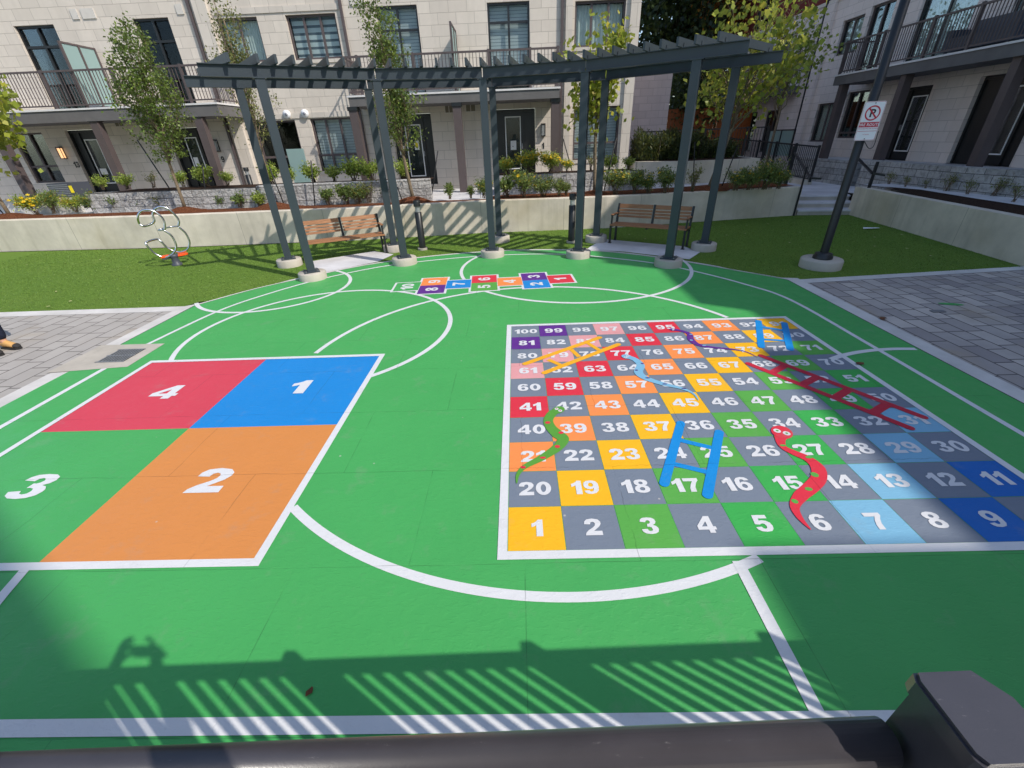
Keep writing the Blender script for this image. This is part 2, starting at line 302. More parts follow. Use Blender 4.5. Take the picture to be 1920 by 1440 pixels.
def obj(name,me,parent=None,loc=None,label=None,cat=None,group=None,kind=None):
    o=bpy.data.objects.new(name,me); C.objects.link(o)
    if loc is not None: o.location=loc
    if parent: o.parent=parent
    tag(o,label,cat,group,kind); return o
def tag(o,label=None,cat=None,group=None,kind=None):
    if label: o['label']=label
    if cat: o['category']=cat
    if group: o['group']=group
    if kind: o['kind']=kind
    return o
def thing(name,label,cat,loc=(0,0,0),rz=0,group=None):
    o=bpy.data.objects.new(name,None); C.objects.link(o); o.location=loc; o.rotation_euler=(0,0,rz); o.empty_display_size=.1
    return tag(o,label,cat,group)
def dup(o,loc=None,rz=None,scale=None,label=None,group=None):
    def cp(a,par):
        c=a.copy(); C.objects.link(c)
        if par: c.parent=par
        for ch in [x for x in a.children]: cp(ch,c)
        return c
    kids=list(o.children); r=o.copy(); C.objects.link(r)
    for k in kids: cp(k,r)
    if loc is not None: r.location=loc
    if rz is not None: r.rotation_euler=(0,0,rz)
    if scale is not None: r.scale=scale if hasattr(scale,'__len__') else (scale,)*3
    if label: r['label']=label
    if group: r['group']=group
    return r
def smooth_pts(pts,n=8,closed=False):
    P=[Vector(p) for p in pts]; out=[]; N=len(P)
    for i in range(N if closed else N-1):
        p0=P[(i-1)%N] if closed or i else P[i]; p1=P[i]; p2=P[(i+1)%N]; p3=P[(i+2)%N] if closed or i<N-2 else P[i+1]
        for k in range(n):
            t=k/n; out.append(.5*((2*p1)+(p2-p0)*t+(2*p0-5*p1+4*p2-p3)*t*t+(3*p1-p0-3*p2+p3)*t**3))
    if not closed: out.append(P[-1])
    return out
DG={'0':[],'1':[(.20,0),(.48,0),(.48,1),(.28,1),(.21,.89),(.11,.81),(0,.76),(0,.54),(.11,.59),(.20,.66)],
'2':[(0,.66),(.02,.82),(.12,.95),(.36,1.0),(.60,.94),(.70,.80),(.70,.66),(.62,.50),(.46,.34),(.37,.25),(.71,.25),(.71,0),(0,0),(.03,.14),(.14,.29),(.34,.45),(.43,.56),(.46,.67),(.43,.76),(.36,.80),(.28,.76),(.25,.64)],
'3':[(.01,.74),(.05,.88),(.15,.97),(.35,1.0),(.55,.97),(.66,.87),(.68,.73),(.63,.61),(.52,.53),(.64,.47),(.70,.36),(.71,.27),(.66,.12),(.53,.03),(.35,0),(.16,.03),(.04,.13),(0,.28),(.24,.31),(.28,.20),(.35,.17),(.43,.20),(.46,.29),(.43,.39),(.35,.43),(.27,.42),(.29,.61),(.35,.60),(.41,.64),(.44,.72),(.41,.80),(.35,.83),(.28,.80),(.24,.70)],
'4':[(.42,0),(.65,0),(.65,.19),(.75,.19),(.75,.38),(.65,.38),(.65,1.0),(.42,1.0),(0,.42),(0,.19),(.42,.19)],
'5':[(.10,1.0),(.66,1.0),(.66,.79),(.29,.79),(.27,.66),(.40,.68),(.56,.64),(.68,.52),(.71,.34),(.67,.17),(.56,.04),(.35,0),(.16,.03),(.04,.13),(0,.27),(.24,.30),(.28,.20),(.35,.17),(.43,.21),(.46,.33),(.43,.45),(.35,.49),(.27,.46),(.23,.42),(.03,.45)],
'6':[(.70,.76),(.66,.88),(.57,.97),(.38,1.0),(.17,.94),(.04,.77),(0,.50),(.02,.24),(.11,.07),(.25,.01),(.38,0),(.57,.04),(.68,.17),(.71,.34),(.67,.51),(.56,.62),(.42,.65),(.30,.62),(.24,.56),(.26,.73),(.31,.81),(.38,.83),(.44,.80),(.47,.73)],
'7':[(0,1.0),(.70,1.0),(.70,.83),(.56,.62),(.45,.35),(.41,0),(.15,0),(.19,.27),(.28,.52),(.42,.77),(0,.77)],
'8':[(.35,1.0),(.55,.96),(.66,.86),(.68,.73),(.63,.61),(.53,.54),(.65,.46),(.71,.28),(.66,.12),(.54,.03),(.36,0),(.17,.03),(.05,.12),(0,.28),(.06,.46),(.18,.54),(.08,.61),(.03,.73),(.05,.86),(.16,.96)]}
_el=lambda cx,cy,rx,ry,n=14:[(cx+rx*math.cos(2*math.pi*k/n),cy+ry*math.sin(2*math.pi*k/n)) for k in range(n)]
DG['0']=_el(.36,.5,.36,.5,24); DG['9']=[(.71-x,1-y) for x,y in DG['6']]
DH={'0':[_el(.36,.5,.125,.29)],'4':[[(.42,.38),(.42,.69),(.19,.38)]],'6':[_el(.365,.33,.12,.15)],'9':[_el(.345,.67,.12,.15)],'8':[_el(.355,.725,.10,.10),_el(.355,.29,.125,.125)]}
DGEO={}
def digit_geo(s_,h,wf,gap=.09):
    V=[];FS=[];x=0
    for ch in s_:
        if ch not in DGEO:
            cu=bpy.data.curves.new('d','CURVE'); cu.dimensions='2D'; cu.fill_mode='BOTH'
            for pl in [DG[ch]]+DH.get(ch,[]):
                sp_=cu.splines.new('POLY'); sp_.points.add(len(pl)-1); sp_.use_cyclic_u=True
                for k,p in enumerate(pl): sp_.points[k].co=(p[0],p[1],0,1)
            o=bpy.data.objects.new('d',cu); C.objects.link(o); bpy.context.view_layer.update()
            me=bpy.data.meshes.new_from_object(o.evaluated_get(bpy.context.evaluated_depsgraph_get()))
            DGEO[ch]=([tuple(v.co) for v in me.vertices],[tuple(p.vertices) for p in me.polygons],max(p[0] for p in DG[ch]))
            bpy.data.objects.remove(o); bpy.data.curves.remove(cu); bpy.data.meshes.remove(me)
        v,f,w_=DGEO[ch]; o_=len(V); V+=[(p[0]+x,p[1],0) for p in v]; FS+=[tuple(i+o_ for i in q) for q in f]; x+=w_+gap
    x-=gap; return [((p[0]-x/2)*h*wf,(p[1]-.5)*h,0) for p in V],FS
def digits(s_,h,Mx,material,parent,wf=1.0,name='number'):
    v,fs=digit_geo(s_,h,wf); b=MB(); b.add([Mx@Vector(p) for p in v],fs); return b.build(name,material,parent)
TXT={}
def text_geo(s,h,bold=.02,wf=1.0,spacing=1.0):
    key=(s,bold,spacing)
    if key not in TXT:
        cu=bpy.data.curves.new('t','FONT'); cu.body=s; cu.size=1; cu.offset=bold; cu.align_x='CENTER'; cu.resolution_u=3; cu.space_character=spacing
        o=bpy.data.objects.new('t',cu); C.objects.link(o); bpy.context.view_layer.update()
        me=bpy.data.meshes.new_from_object(o.evaluated_get(bpy.context.evaluated_depsgraph_get()))
        v=np.array([x.co[:] for x in me.vertices]); fs=[tuple(p.vertices) for p in me.polygons]
        v[:,0]-=(v[:,0].min()+v[:,0].max())/2; v[:,1]-=(v[:,1].min()+v[:,1].max())/2; hh=v[:,1].max()-v[:,1].min(); v/=hh
        TXT[key]=(v,fs); bpy.data.objects.remove(o); bpy.data.curves.remove(cu); bpy.data.meshes.remove(me)
    v,fs=TXT[key]; v=v.copy()*h; v[:,0]*=wf; return v,fs
def text_on(name,s,h,Mx,material,parent,bold=.02,wf=1.0,spacing=1.0,**kw):
    v,fs=text_geo(s,h,bold,wf,spacing); b=MB(); b.add([Mx@Vector(p) for p in v],fs); return b.build(name,material,parent,**kw)
def flatM(x,y,z,ang=0): return Matrix.Translation((x,y,z))@Matrix.Rotation(ang,4,'Z')
#================================================================== SETTING
Z_SLAB=.004; Z_COURT=.010; Z_L1=.0112; Z_L2=.0145; Z_L3=.0156; Z_L4=.0168; Z_L5=.0178
MB().poly([(-90,-60),(90,-60),(90,140),(-90,140)],-.06).build('ground','ground_fill',kind='structure')
# court outline (world metres)
arc=[(-5.83,7.35),(-5.2,8.27),(-4.45,9.0),(-3.7,9.68),(-2.93,10.13),(-1.9,10.52),(-.6,10.76),(.5,10.74),(1.65,10.5),(2.5,10.07),(3.3,9.42),(4.16,8.52),(4.89,7.72)]
arc=smooth_pts([(*p,0) for p in arc],5)
court=[(-5.85,-1.0),(-5.85,4.93),(-5.15,4.93),(-5.17,5.66),(-5.84,5.66)]+[(p.x,p.y) for p in arc]+[(4.87,-1.0)]
MB().poly(court,Z_COURT).build('court_surface','paint_green',kind='structure')
curb_out=[(-6.08,-1.0),(-6.08,7.3)]+[(p.x*1.0+ (p.x+.5)*.012,p.y+ (.13 if p.y>8.6 else .05)) for p in arc[1:-1]]+[(5.12,7.82),(5.12,-1.0)]
MB().poly(curb_out,Z_SLAB).build('curb','concrete_curb',kind='structure')
# turf: left, right (built around the curb)
back=[(-22,13.2),(-15,12.95),(-10,12.7),(-4.8,12.8),(-1.1,13.25),(2.6,13.3),(8.7,14.3)]
MB().poly([(-40,7.35),(-6.05,7.32),(-5.9,7.6),(5.1,7.7),(9.75,8.1),(10.4,14.4)]+back[::-1]+[(-40,13.2)],0).build('lawn','turf',kind='structure')
MB().poly([(-40,-1),(-6.0,-1),(-6.0,7.1),(-40,7.1)],0).build('paving','pavers_left',kind='structure')
MB().poly([(-40,7.1),(-6.0,7.1),(-6.0,7.35),(-40,7.35)],.003).build('curb','concrete_curb',kind='structure')
MB().poly([(5.0,-1),(9.62,-1),(9.62,7.9),(5.0,7.5)],0).build('paving','pavers_right',kind='structure')
MB().poly([(5.0,7.5),(9.62,7.9),(9.68,8.1),(4.95,7.72)],.0055).build('curb','concrete_curb',kind='structure')
# turf blades, denser near the edges seen close
PADS=[[(-5.0,10.42),(-3.72,11.3),(-3.1,10.85),(-3.3,10.15),(-3.75,9.8),(-4.3,9.3),(-4.75,9.75)],[(1.64,10.62),(1.95,11.2),(2.35,11.72),(4.0,10.62),(4.16,10.0),(3.7,9.4),(3.3,9.7),(2.5,10.3)]]
def blades():
    N=110000; pts=[]
    inside=[]
    X=rng.uniform(-14,10.2,N*2); Y=rng.uniform(7.35,14.2,N*2)
    import bisect
    ax=np.array([p[0] for p in curb_out[1:-1]]); ay=np.array([p[1] for p in curb_out[1:-1]])
    lowY=np.interp(X,ax,ay); lowY=np.where(X<-6.08,7.35,lowY); lowY=np.where(X>5.12,7.74+(X-5.1)*.075,lowY)
    bx=np.array([p[0] for p in back]); by=np.array([p[1] for p in back]); hiY=np.interp(X,bx,by)
    hiX=9.6+(Y-8.2)*.13
    ok=np.ones(len(X),bool)
    for q in PADS:
        ins=np.zeros(len(X),bool); m_=len(q)
        for i in range(m_):
            x0,y0=q[i];x1,y1=q[(i+1)%m_]; c_=((y0>Y)!=(y1>Y))&(X<(x1-x0)*(Y-y0)/((y1-y0)+1e-9)+x0); ins^=c_
        ok&=~ins
    ok&=(Y>lowY-.02)&(Y<hiY)&(X<hiX); X=X[ok][:N];Y=Y[ok][:N]; n=len(X)
    hgt=rng.uniform(.008,.020,n); a=rng.uniform(0,2*math.pi,n); wd=rng.uniform(.002,.005,n)*(1+Y/12); lean=rng.normal(0,.014,(n,2))
    v=np.zeros((n,3,3)); v[:,0]=np.c_[X-np.cos(a)*wd,Y-np.sin(a)*wd,np.zeros(n)]; v[:,1]=np.c_[X+np.cos(a)*wd,Y+np.sin(a)*wd,np.zeros(n)]; v[:,2]=np.c_[X+lean[:,0],Y+lean[:,1],hgt]
    me=tri_mesh('grass',v.reshape(-1,3),3,rng.uniform(0,1,n)); me.materials.append(mat('grass_blade')); obj('grass',me,kind='stuff',label='short artificial turf grass on the lawns',cat='grass')
def tri_mesh(name,verts,k,tint):
    n=len(verts)//k; me=bpy.data.meshes.new(name); me.vertices.add(len(verts)); me.vertices.foreach_set('co',np.asarray(verts,dtype=np.float32).ravel())
    me.loops.add(n*k); me.loops.foreach_set('vertex_index',np.arange(n*k,dtype=np.int32)); me.polygons.add(n); me.polygons.foreach_set('loop_start',np.arange(0,n*k,k,dtype=np.int32))
    me.update(calc_edges=True); at_=me.attributes.new('tint','FLOAT','FACE'); at_.data.foreach_set('value',np.asarray(tint,dtype=np.float32)); return me
blades()
MB().ribbon([(4.878,-.9),(4.878,7.72)]+[(p.x+.01,p.y+.012) for p in arc[::-1][1:]]+[(-5.845,7.33),(-5.845,5.68)],.014,.0105).build('court_joint','stake_black',kind='structure')
# bench pads of pale concrete
MB().poly([(-5.0,10.42),(-3.72,11.3),(-3.1,10.85),(-3.3,10.15),(-3.75,9.8),(-4.3,9.3),(-4.75,9.75)],.0075).build('path','concrete_slab',kind='structure')
MB().poly([(1.64,10.62),(1.95,11.2),(2.35,11.72),(4.0,10.62),(4.16,10.0),(3.7,9.4),(3.3,9.7),(2.5,10.3)],.0075).build('path','concrete_slab',kind='structure')
#------------------------------------------------------------------ painted markings
LW=.068
def arc_pts(cx,cy,r,a0,a1,n=48): return [(cx+r*math.cos(R(a0+(a1-a0)*k/n)),cy+r*math.sin(R(a0+(a1-a0)*k/n))) for k in range(n+1)]
LC=[0]
def line(name,pts,label,wd=LW,z=None,closed=False):
    LC[0]+=1; z=Z_L1+.0012+.00015*LC[0] if z is None else z; return MB().ribbon(pts,wd,z,closed).build(name,'paint_white',label=label,cat='court line',group='white court lines')
E_=[(-5.43,1.0),(-5.43,5.6)]; 
line('court_line',[(-5.42,-.3),(-5.42,4.93)],'straight white line running down the left edge of the green court below the drain')
line('court_line',smooth_pts([(-5.42,5.66,0),(-5.22,6.92,0),(-4.9,7.7,0),(-4.2,8.72,0),(-3.25,9.55,0),(-2.33,9.98,0),(-1.07,10.3,0),(.2,10.36,0),(1.3,10.15,0),(2.2,9.65,0),(2.95,9.1,0),(3.55,8.35,0),(4.05,7.5,0),(4.35,6.66,0),(4.39,4.83,0),(4.39,3.2,0),(4.39,-.3,0)],8),'long white boundary line curving along the court edge past the pergola footings to the right',.06)
line('court_line',[p for p in arc_pts(.28,4.73,3.13,228.5,296.5,60) if p[1]<1.875 or p[0]<0],'white arc between the four square court and the numbered board, bulging towards the railing')
line('court_line',[(x,y) for x,y in arc_pts(.28,4.70,3.07,20,176,64) if (y>5.97 or x<-.4) and y>5.09],'large white arc behind the numbered board touching the hopscotch')
line('court_line',arc_pts(1.16,9.2,2.38,-212,28,64)[4:-2] if False else [p for p in arc_pts(1.16,9.2,2.375,-220,40,70) if p[1]<10.6-(p[0]-.3)**2*.09],'white circle line in front of the pergola centre under the hopscotch')
line('court_line',[p for p in arc_pts(-2.98,6.0,1.92,-60,212,80) if p[1]>5.06 or p[0]>-1.87],'white arc rising from the red and blue squares of the four square court')
line('court_line',[p for p in arc_pts(-4.77,8.27,1.375,-145,62,48) if p[1]<9.72+ (p[0]+3.6)*.55],'small white arc at the far left corner of the court')
line('court_line',[p for p in arc_pts(4.578,2.886,1.912,72.0,118,40) if p[0]<4.865],'short white arc crossing the right boundary line beside the paving')
line('court_line',arc_pts(4.578,2.886,1.912,210,270,20),'white arc at the lower right edge of the court') if False else None
line('court_line',[(-5.42,.96),(4.39,.96)],'thick white base line along the railing',.075,Z_L2)
line('court_line',[(1.36,1.83),(1.36,.97)],'short straight white line from the board corner arc to the base line',.072)
line('court_line',smooth_pts([(-3.40,1.88,0),(-3.36,1.72,0),(-3.30,1.45,0),(-3.30,.97,0)],6),'short white line below the four square court at the lower left')
# four square
fs=thing('four_square_court','painted four square court of red, blue, green and orange quarters numbered 1 to 4','painted game',(-3.34,3.49,0))
def sq(name,x0,y0,x1,y1,z,m_,par,label=None):
    o=par.location; return MB().poly([(x0-o.x,y0-o.y),(x1-o.x,y0-o.y),(x1-o.x,y1-o.y),(x0-o.x,y1-o.y)],z).build(name,m_,par,label=label)
X0,X1,Y0,Y1=-4.885,-1.85,1.92,5.03; XM,YM=-3.355,3.49
q4=sq('square',X0,YM,XM,Y1,Z_L1,'paint_fred',fs,'red square numbered 4'); q1=sq('square',XM,YM,X1,Y1,Z_L1,'paint_fblue',fs,'blue square numbered 1')
q3=sq('square',X0,Y0,XM,YM,Z_L1,'paint_snake_green',fs,'green square numbered 3'); q2=sq('square',XM,Y0,X1,YM,Z_L1,'paint_forange',fs,'orange square numbered 2')
q3.data.materials[0]=mat('paint_green')
for s_,x,y,q in(('4',-4.11,4.235,q4),('1',-2.57,4.27,q1),('2',-2.64,2.715,q2),('3',-4.16,2.69,q3)):
    digits(s_,.30,flatM(x-fs.location.x,y-fs.location.y,Z_L2),'paint_white',q,1.4)
MB().ribbon([(X0-.03-fs.location.x,Y0-.03-fs.location.y),(X1+.03-fs.location.x,Y0-.03-fs.location.y),(X1+.03-fs.location.x,Y1+.03-fs.location.y),(X0-.03-fs.location.x,Y1+.03-fs.location.y)],.062,Z_L2,True).build('border','paint_white',fs)
# snakes and ladders board
bx,by,cs=-.126,1.94,.396
bd=thing('snakes_and_ladders_board','painted board of a hundred numbered coloured squares with snakes and ladders','painted game',(bx,by,0))
MB().ribbon([(-.035,-.035),(cs*10+.03,-.035),(cs*10+.03,cs*10+.03),(-.035,cs*10+.03)],.066,Z_L2,True).build('border','paint_white',bd)
COL={}
for k,v in dict(yellow=(1,19,23,37,45,55,67,73,89,91),lgreen=(3,17,25,35,47,53,69,71),mgreen=(5,15,27,33,49,51),sky=(7,13,29,31),blue=(9,11),orange=(21,39,43,57,65,75,87,93),red=(41,59,63,77,85,95),pink=(61,79,83,97),purple=(81,99)).items():
    for n in v: COL[n]=k
NAMEC=dict(lgreen='light green',mgreen='green',sky='light blue')
for j in range(10):
    for i in range(10):
        n=j*10+(i+1 if j%2==0 else 10-i); c=COL.get(n,'grey'); g_=.002
        o=MB().poly([(i*cs+g_,j*cs+g_),((i+1)*cs-g_,j*cs+g_),((i+1)*cs-g_,(j+1)*cs-g_),(i*cs+g_,(j+1)*cs-g_)],Z_L1+(.0 if (i+j)%2 else .0005)).build('square','paint_'+c,bd,label=f"{NAMEC.get(c,c)} square numbered {n}")
        digits(str(n),.15,flatM((i+.5)*cs+(.01),(j+.5)*cs-.005,Z_L2),'paint_white',o,1.12 if n<100 else 1.02)
def loc(px,py): p=at(px,py); return (p.x-bx,p.y-by)
def wpx(px,py,w_): return (at(px+w_,py)-at(px,py)).length
def ladder(a,b,c,d,rungs,wr,wg,m_,label,rz=Z_L3):
    b_=MB()
    def cap(p,q,wd,z):
        p=Vector(p);q=Vector(q);dd=(q-p).normalized(); b_.ribbon([p,q],wd,z); b_.disc(p,wd/2,wd/2,z+.0004); b_.disc(q,wd/2,wd/2,z+.0008)
    cap(loc(*a),loc(*b),wr,rz); cap(loc(*c),loc(*d),wr,rz)
    for p,q in rungs: b_.ribbon([loc(*p),loc(*q)],wg,rz-.0009)
    b_.build('ladder',m_,bd,label=label)
ladder((984.7,684),(1124,634.7),(1021,701),(1159,647.7),[((1027.7,676),(1055,688)),((1070.6,656.8),(1086,671)),((1102,645),(1122.7,658))],.075,.06,'paint_ladder_yellow','yellow ladder')
ladder((1421.7,604),(1427,652),(1470,608),(1481,657),[((1424,614),(1474,622)),((1430,638),(1478,641))],.085,.06,'paint_ladder_blue','blue ladder in the far right corner')
ladder((1276,796),(1245,909),(1348,813),(1325.8,931),[((1272,827),(1338,843)),((1258,871),(1330,888.5))],.078,.055,'paint_ladder_blue','blue ladder between squares 17 and 36')
ladder((1427,669),(1730,784.5),(1402.7,684),(1704.7,804.8),[((1470,688),(1448,700)),((1530,710),(1505.6,722)),((1592,731.7),(1565,748)),((1662.7,760),(1638,775))],.075,.085,'paint_ladder_red','long red ladder')
def snake(pts,ws,m_,spotm,spots,label,eyes=True,lick=False):
    P=[Vector((*loc(*p),0)) for p in pts]; W=[wpx(*p,w_) for p,w_ in zip(pts,ws)]
    PP=smooth_pts(P,6); WW=list(np.interp(np.linspace(0,len(W)-1,len(PP)),range(len(W)),W))
    b=MB(); b.ribbon(PP,WW,Z_L4); h=P[0]; d=P[1]-P[0]; b.disc(h,max(W[0],W[1])*.75,W[0]*.62,Z_L4+.001,math.atan2(d.y,d.x)); b.cur=1
    for x,y,r1,r2 in spots: b.disc(loc(x,y),wpx(x,y,r1),wpx(x,y,r2),Z_L5)
    nrm=Vector((-d.y,d.x,0)).normalized(); hh=W[0]*.27
    for sgn in(-1,1):
        c=h+nrm*hh*sgn; b.cur=2; b.disc(c,W[0]*.22,W[0]*.22,Z_L5+.0005); b.cur=1; b.disc(c,W[0]*.08,W[0]*.08,Z_L5+.002)
    b.build('snake',[m_,spotm,'paint_white'],bd,label=label)
snake([(1465,813),(1462,827),(1468,841),(1489,852),(1514,863),(1532,879),(1534,899),(1519,917),(1500,933),(1489,952),(1498,973),(1519,996)],[30,18,13,17,20,26,26,26,24,17,12,2],'paint_red','paint_lgreen',[(1467,838,6,3),(1516,860,7,4),(1526,893,7,7),(1515,920,7,5),(1489,943,6,6)],'red snake with green spots')
snake([(1047,771),(1035,778),(1028,791),(1033,804),(1045,816),(1056,826),(1044.6,842),(1016,861),(984,878),(971,893),(969,909)],[17,18,18,20,24,22,20,16,11,7,2],'paint_snake_green','paint_red',[(1027,795,5,4),(1052,814,5,4),(1045,840,5,4.5),(1018,861,6,3),(981,879,5,4)],'green snake with red spots')
snake([(1175,671),(1190,676),(1201,687),(1197,700),(1210,711),(1242.5,722),(1276,730),(1299,740),(1309,753)],[14,13,15,17,15,12,8,5,1.5],'paint_sky','paint_dark_purple',[(1204,684,3,2.5),(1193,696.5,3,2.5),(1214,711,4.5,2.2),(1246,722.5,5,2),(1282,731,5,1.8)],'light blue snake with purple spots')
snake([(1262,620),(1276,622),(1292,628),(1295,638),(1308,648),(1336,653.5),(1373,657),(1399,662),(1420,672)],[9,8,10,13,11,8,6,3,1],'paint_purple','paint_sky',[(1295,629,3,2),(1296,640,3,2.5),(1320,650,4,2),(1389,659,3.5,1)],'purple snake with pale spots')
# hopscotch
HA=math.atan2(8.249-8.046,1.073+2.40); hs=thing('hopscotch_grid','painted hopscotch of ten coloured numbered squares in front of the pergola','painted game',(-2.40,8.05,0),HA)
u=.485; hh=.53
def hcell(x0,x1,y0,y1,m_,s_,lab):
    if m_: o=MB().poly([(x0,y0),(x1,y0),(x1,y1),(x0,y1)],Z_L2+.0005).build('square',m_,hs,label=lab)
    else: o=MB().poly([(x0,y0),(x1,y0),(x1,y1),(x0,y1)],Z_L2+.0005).build('square','paint_green',hs,label=lab)
    digits(s_,.24,flatM((x0+x1)/2,(y0+y1)/2,Z_L3,R(90)),'paint_white',o,1.15)
    MB().ribbon([(x0,y0),(x1,y0),(x1,y1),(x0,y1)],.085,Z_L1+.001+.00008*len(hs.children),True).build('border','paint_white',hs)
W7=3.45/7
def single(k,m_,s_,lab): hcell(k*W7+.02,(k+1)*W7+.0,-.26,.26,m_,s_,lab)
def dbl(k,mt,st,mb,sb):
    hcell(k*W7+.01,(k+1)*W7+.01,0.0,.5,mt,st,f'square numbered {st}'); hcell(k*W7+.01,(k+1)*W7+.01,-.5,0.0,mb,sb,f'square numbered {sb}')
single(0,None,'10','green square numbered 10'); dbl(1,'paint_orange','9','paint_purple','8'); single(2,'paint_fblue','7','blue square numbered 7'); dbl(3,'paint_red','6','paint_lgreen','5')
single(4,'paint_orange','4','orange square numbered 4'); dbl(5,'paint_purple','3','paint_fblue','2'); single(6,'paint_red','1','red square numbered 1')
# drain
dr=thing('storm_drain','square metal storm drain grate set in concrete at the left court edge','drain',(-5.5,5.3,0))
MB().box((-.42,-.46,-.05),(.36,.46,.0)).build('concrete_frame','concrete_curb',dr) 
MB().poly([(-.62,-.48),(.36,-.37),(.33,.36),(-.62,.37)],Z_L1+.002).build('concrete_frame','concrete_footing',dr)
gc=[at(*p)-Vector((-5.5,5.3,0)) for p in((188,681),(230,681),(265,658),(224,658))]; gx0=min(gc[0].x,gc[3].x);gx1=max(gc[1].x,gc[2].x);gy0=gc[0].y;gy1=gc[3].y
g=MB(); g.box((gx0,gy0,.0135),(gx1,gy1,.0150)); g.build('pit','interior_dark',dr)
g=MB(); ng=9
for k in range(ng): x=gx0+(gx1-gx0)*(k+.5)/ng; g.box((x-.009,gy0,.0151),(x+.009,gy1,.021))
for k in range(3): y=gy0+(gy1-gy0)*k/2; g.box((gx0-.01,y-.012,.0152),(gx1+.01,y+.012,.0215))
g.build('grate','galvanised',dr)
#================================================================== WALLS & BEDS
def wall_strip(name,face,top,thick,material,label,zb=-.05,tops=None,cap=None,cat='wall'):
    b=MB(); n=len(face); fr=[Vector((p[0],p[1])) for p in face]; bk=[]
    for i,p in enumerate(fr):
        a=fr[max(0,i-1)];c=fr[min(n-1,i+1)]; d=(c-a).normalized(); bk.append(p+Vector((-d.y,d.x))*thick)
    tp=tops or [top]*n; bev=.015
    for i in range(n-1):
        p,q,s_,t=fr[i],fr[i+1],bk[i+1],bk[i]
        vs=[(p.x,p.y,zb),(q.x,q.y,zb),(q.x,q.y,tp[i+1]-bev),(p.x,p.y,tp[i]-bev)]
        d=(q-p).normalized(); nn=Vector((-d.y,d.x))*bev
        vs+=[(p.x+nn.x,p.y+nn.y,tp[i]),(q.x+nn.x,q.y+nn.y,tp[i+1]),(s_.x,s_.y,tp[i+1]),(t.x,t.y,tp[i]),(t.x,t.y,zb),(s_.x,s_.y,zb)]
        b.add(vs,[(0,1,2,3),(3,2,5,4),(4,5,6,7),(7,6,9,8)]+([(0,3,4,7,8)] if i==0 else [])+([(1,9,6,5,2)] if i==n-2 else []))
    return b.build(name,material,label=label,cat=cat)
wall_strip('retaining_wall',back,.88,.22,'concrete_wall','long poured concrete retaining wall behind the lawn and pergola benches',tops=[.88,.88,.88,.88,.88,.87,.82])
rw=[(10.42,14.15),(9.95,10.4),(9.62,7.9),(9.3,4.5),(9.2,-1)]
wall_strip('retaining_wall',rw,.78,-.22,'concrete_wall','poured concrete retaining wall along the right side of the lawn and paving',tops=[.78]*5)
# terrace surfaces
MB().poly([(-24,13.2),(-15,13.1),(-10,12.85),(-4.8,12.95),(-1.1,13.4),(2.6,13.45),(8.6,14.4),(8.7,16.9),(5.6,19.5),(5.6,24.5),(-24,24.5)],.80).build('terrace_path','concrete_slab',kind='structure')
b=MB(); b.poly([(-24,13.42),(-15,13.15),(-10,12.9),(-4.8,13.0),(-1.1,13.45),(2.6,13.5),(8.5,14.4),(8.4,16.4),(5.6,15.25),(3.5,14.85),(-.7,14.75),(-.9,13.95),(-2.6,13.95),(-24,14.1)],.85).build('planting_bed','mulch',kind='structure')
MB().poly([(9.0,15.9),(10.9,15.6),(11.2,14.6),(13.4,17),(13.4,32),(8.45,32),(8.45,16.8)],.452).build('ramp_path','concrete_slab',kind='structure')
MB().poly([(9.85,10.4),(11.3,14.4),(13.3,14.4),(13.3,2),(9.5,2)],.72).build('planting_bed','soil_dark',kind='structure')
MB().poly([(11.0,15.0),(12.35,15.2),(12.35,2),(10.9,2),(10.95,8),(11.25,11.5),(11.5,13.4)],.73).build('path','concrete_slab',kind='structure')
# mulch mounds at the trees
def mound(x,y,z,r,h):
    b=MB(); n=22; rings=5; vs=[(x,y,z+h)]
    for i in range(1,rings+1):
        t=i/rings
        for k in range(n):
            a=2*math.pi*k/n; rr=r*t*(1+.12*math.sin(3*a+x)); vs.append((x+rr*math.cos(a),y+rr*.7*math.sin(a),z+h*(math.cos(t*math.pi)+1)/2+random.uniform(-.012,.012)))
    fs=[(0,1+k,1+(k+1)%n) for k in range(n)]+[(1+i*n+k,1+(i+1)*n+k,1+(i+1)*n+(k+1)%n,1+i*n+(k+1)%n) for i in range(rings-1) for k in range(n)]
    b.add(vs,fs,True); b.build('mulch_mound','mulch',kind='structure')
# split-face block walls
def blockwall(face,label,top=1.38,zb=.7,axis='x',thick=.3): return wall_strip('block_wall',face,top,thick,'split_block_'+axis,label,zb=zb)
blockwall([(-13.2,14.2),(-7.9,14.15)],'split-face grey block planter wall behind the leftmost trees')
blockwall([(-7.86,14.16),(-5.1,14.18),(-2.62,14.3)],'split-face grey block planter wall behind the left bench',1.43)
blockwall([(-.65,15.2),(4.05,15.05)],'split-face grey block planter wall in front of the door numbered 1')
blockwall([(12.35,21.2),(12.35,17.2)],'split-face grey block wall beside the ramp under the right building',1.25,.4,'y',-.3)
blockwall([(12.3,16.7),(12.15,12.8),(12.35,11.2),(12.3,2)],'long split-face grey block wall below the doors of the right building',1.32,.4,'y',-.3)
MB().poly([(-13.1,14.45),(-2.75,14.55),(-2.75,16.2),(-13.1,16.2)],1.34).build('planting_bed','soil_dark',kind='structure')
MB().poly([(-.6,15.45),(4.0,15.3),(4.0,16.9),(-.6,16.9)],1.33).build('planting_bed','soil_dark',kind='structure')
MB().poly([(12.6,21),(14.2,21),(14.2,2),(12.6,2)],1.2).build('terrace_path','concrete_slab',kind='structure')
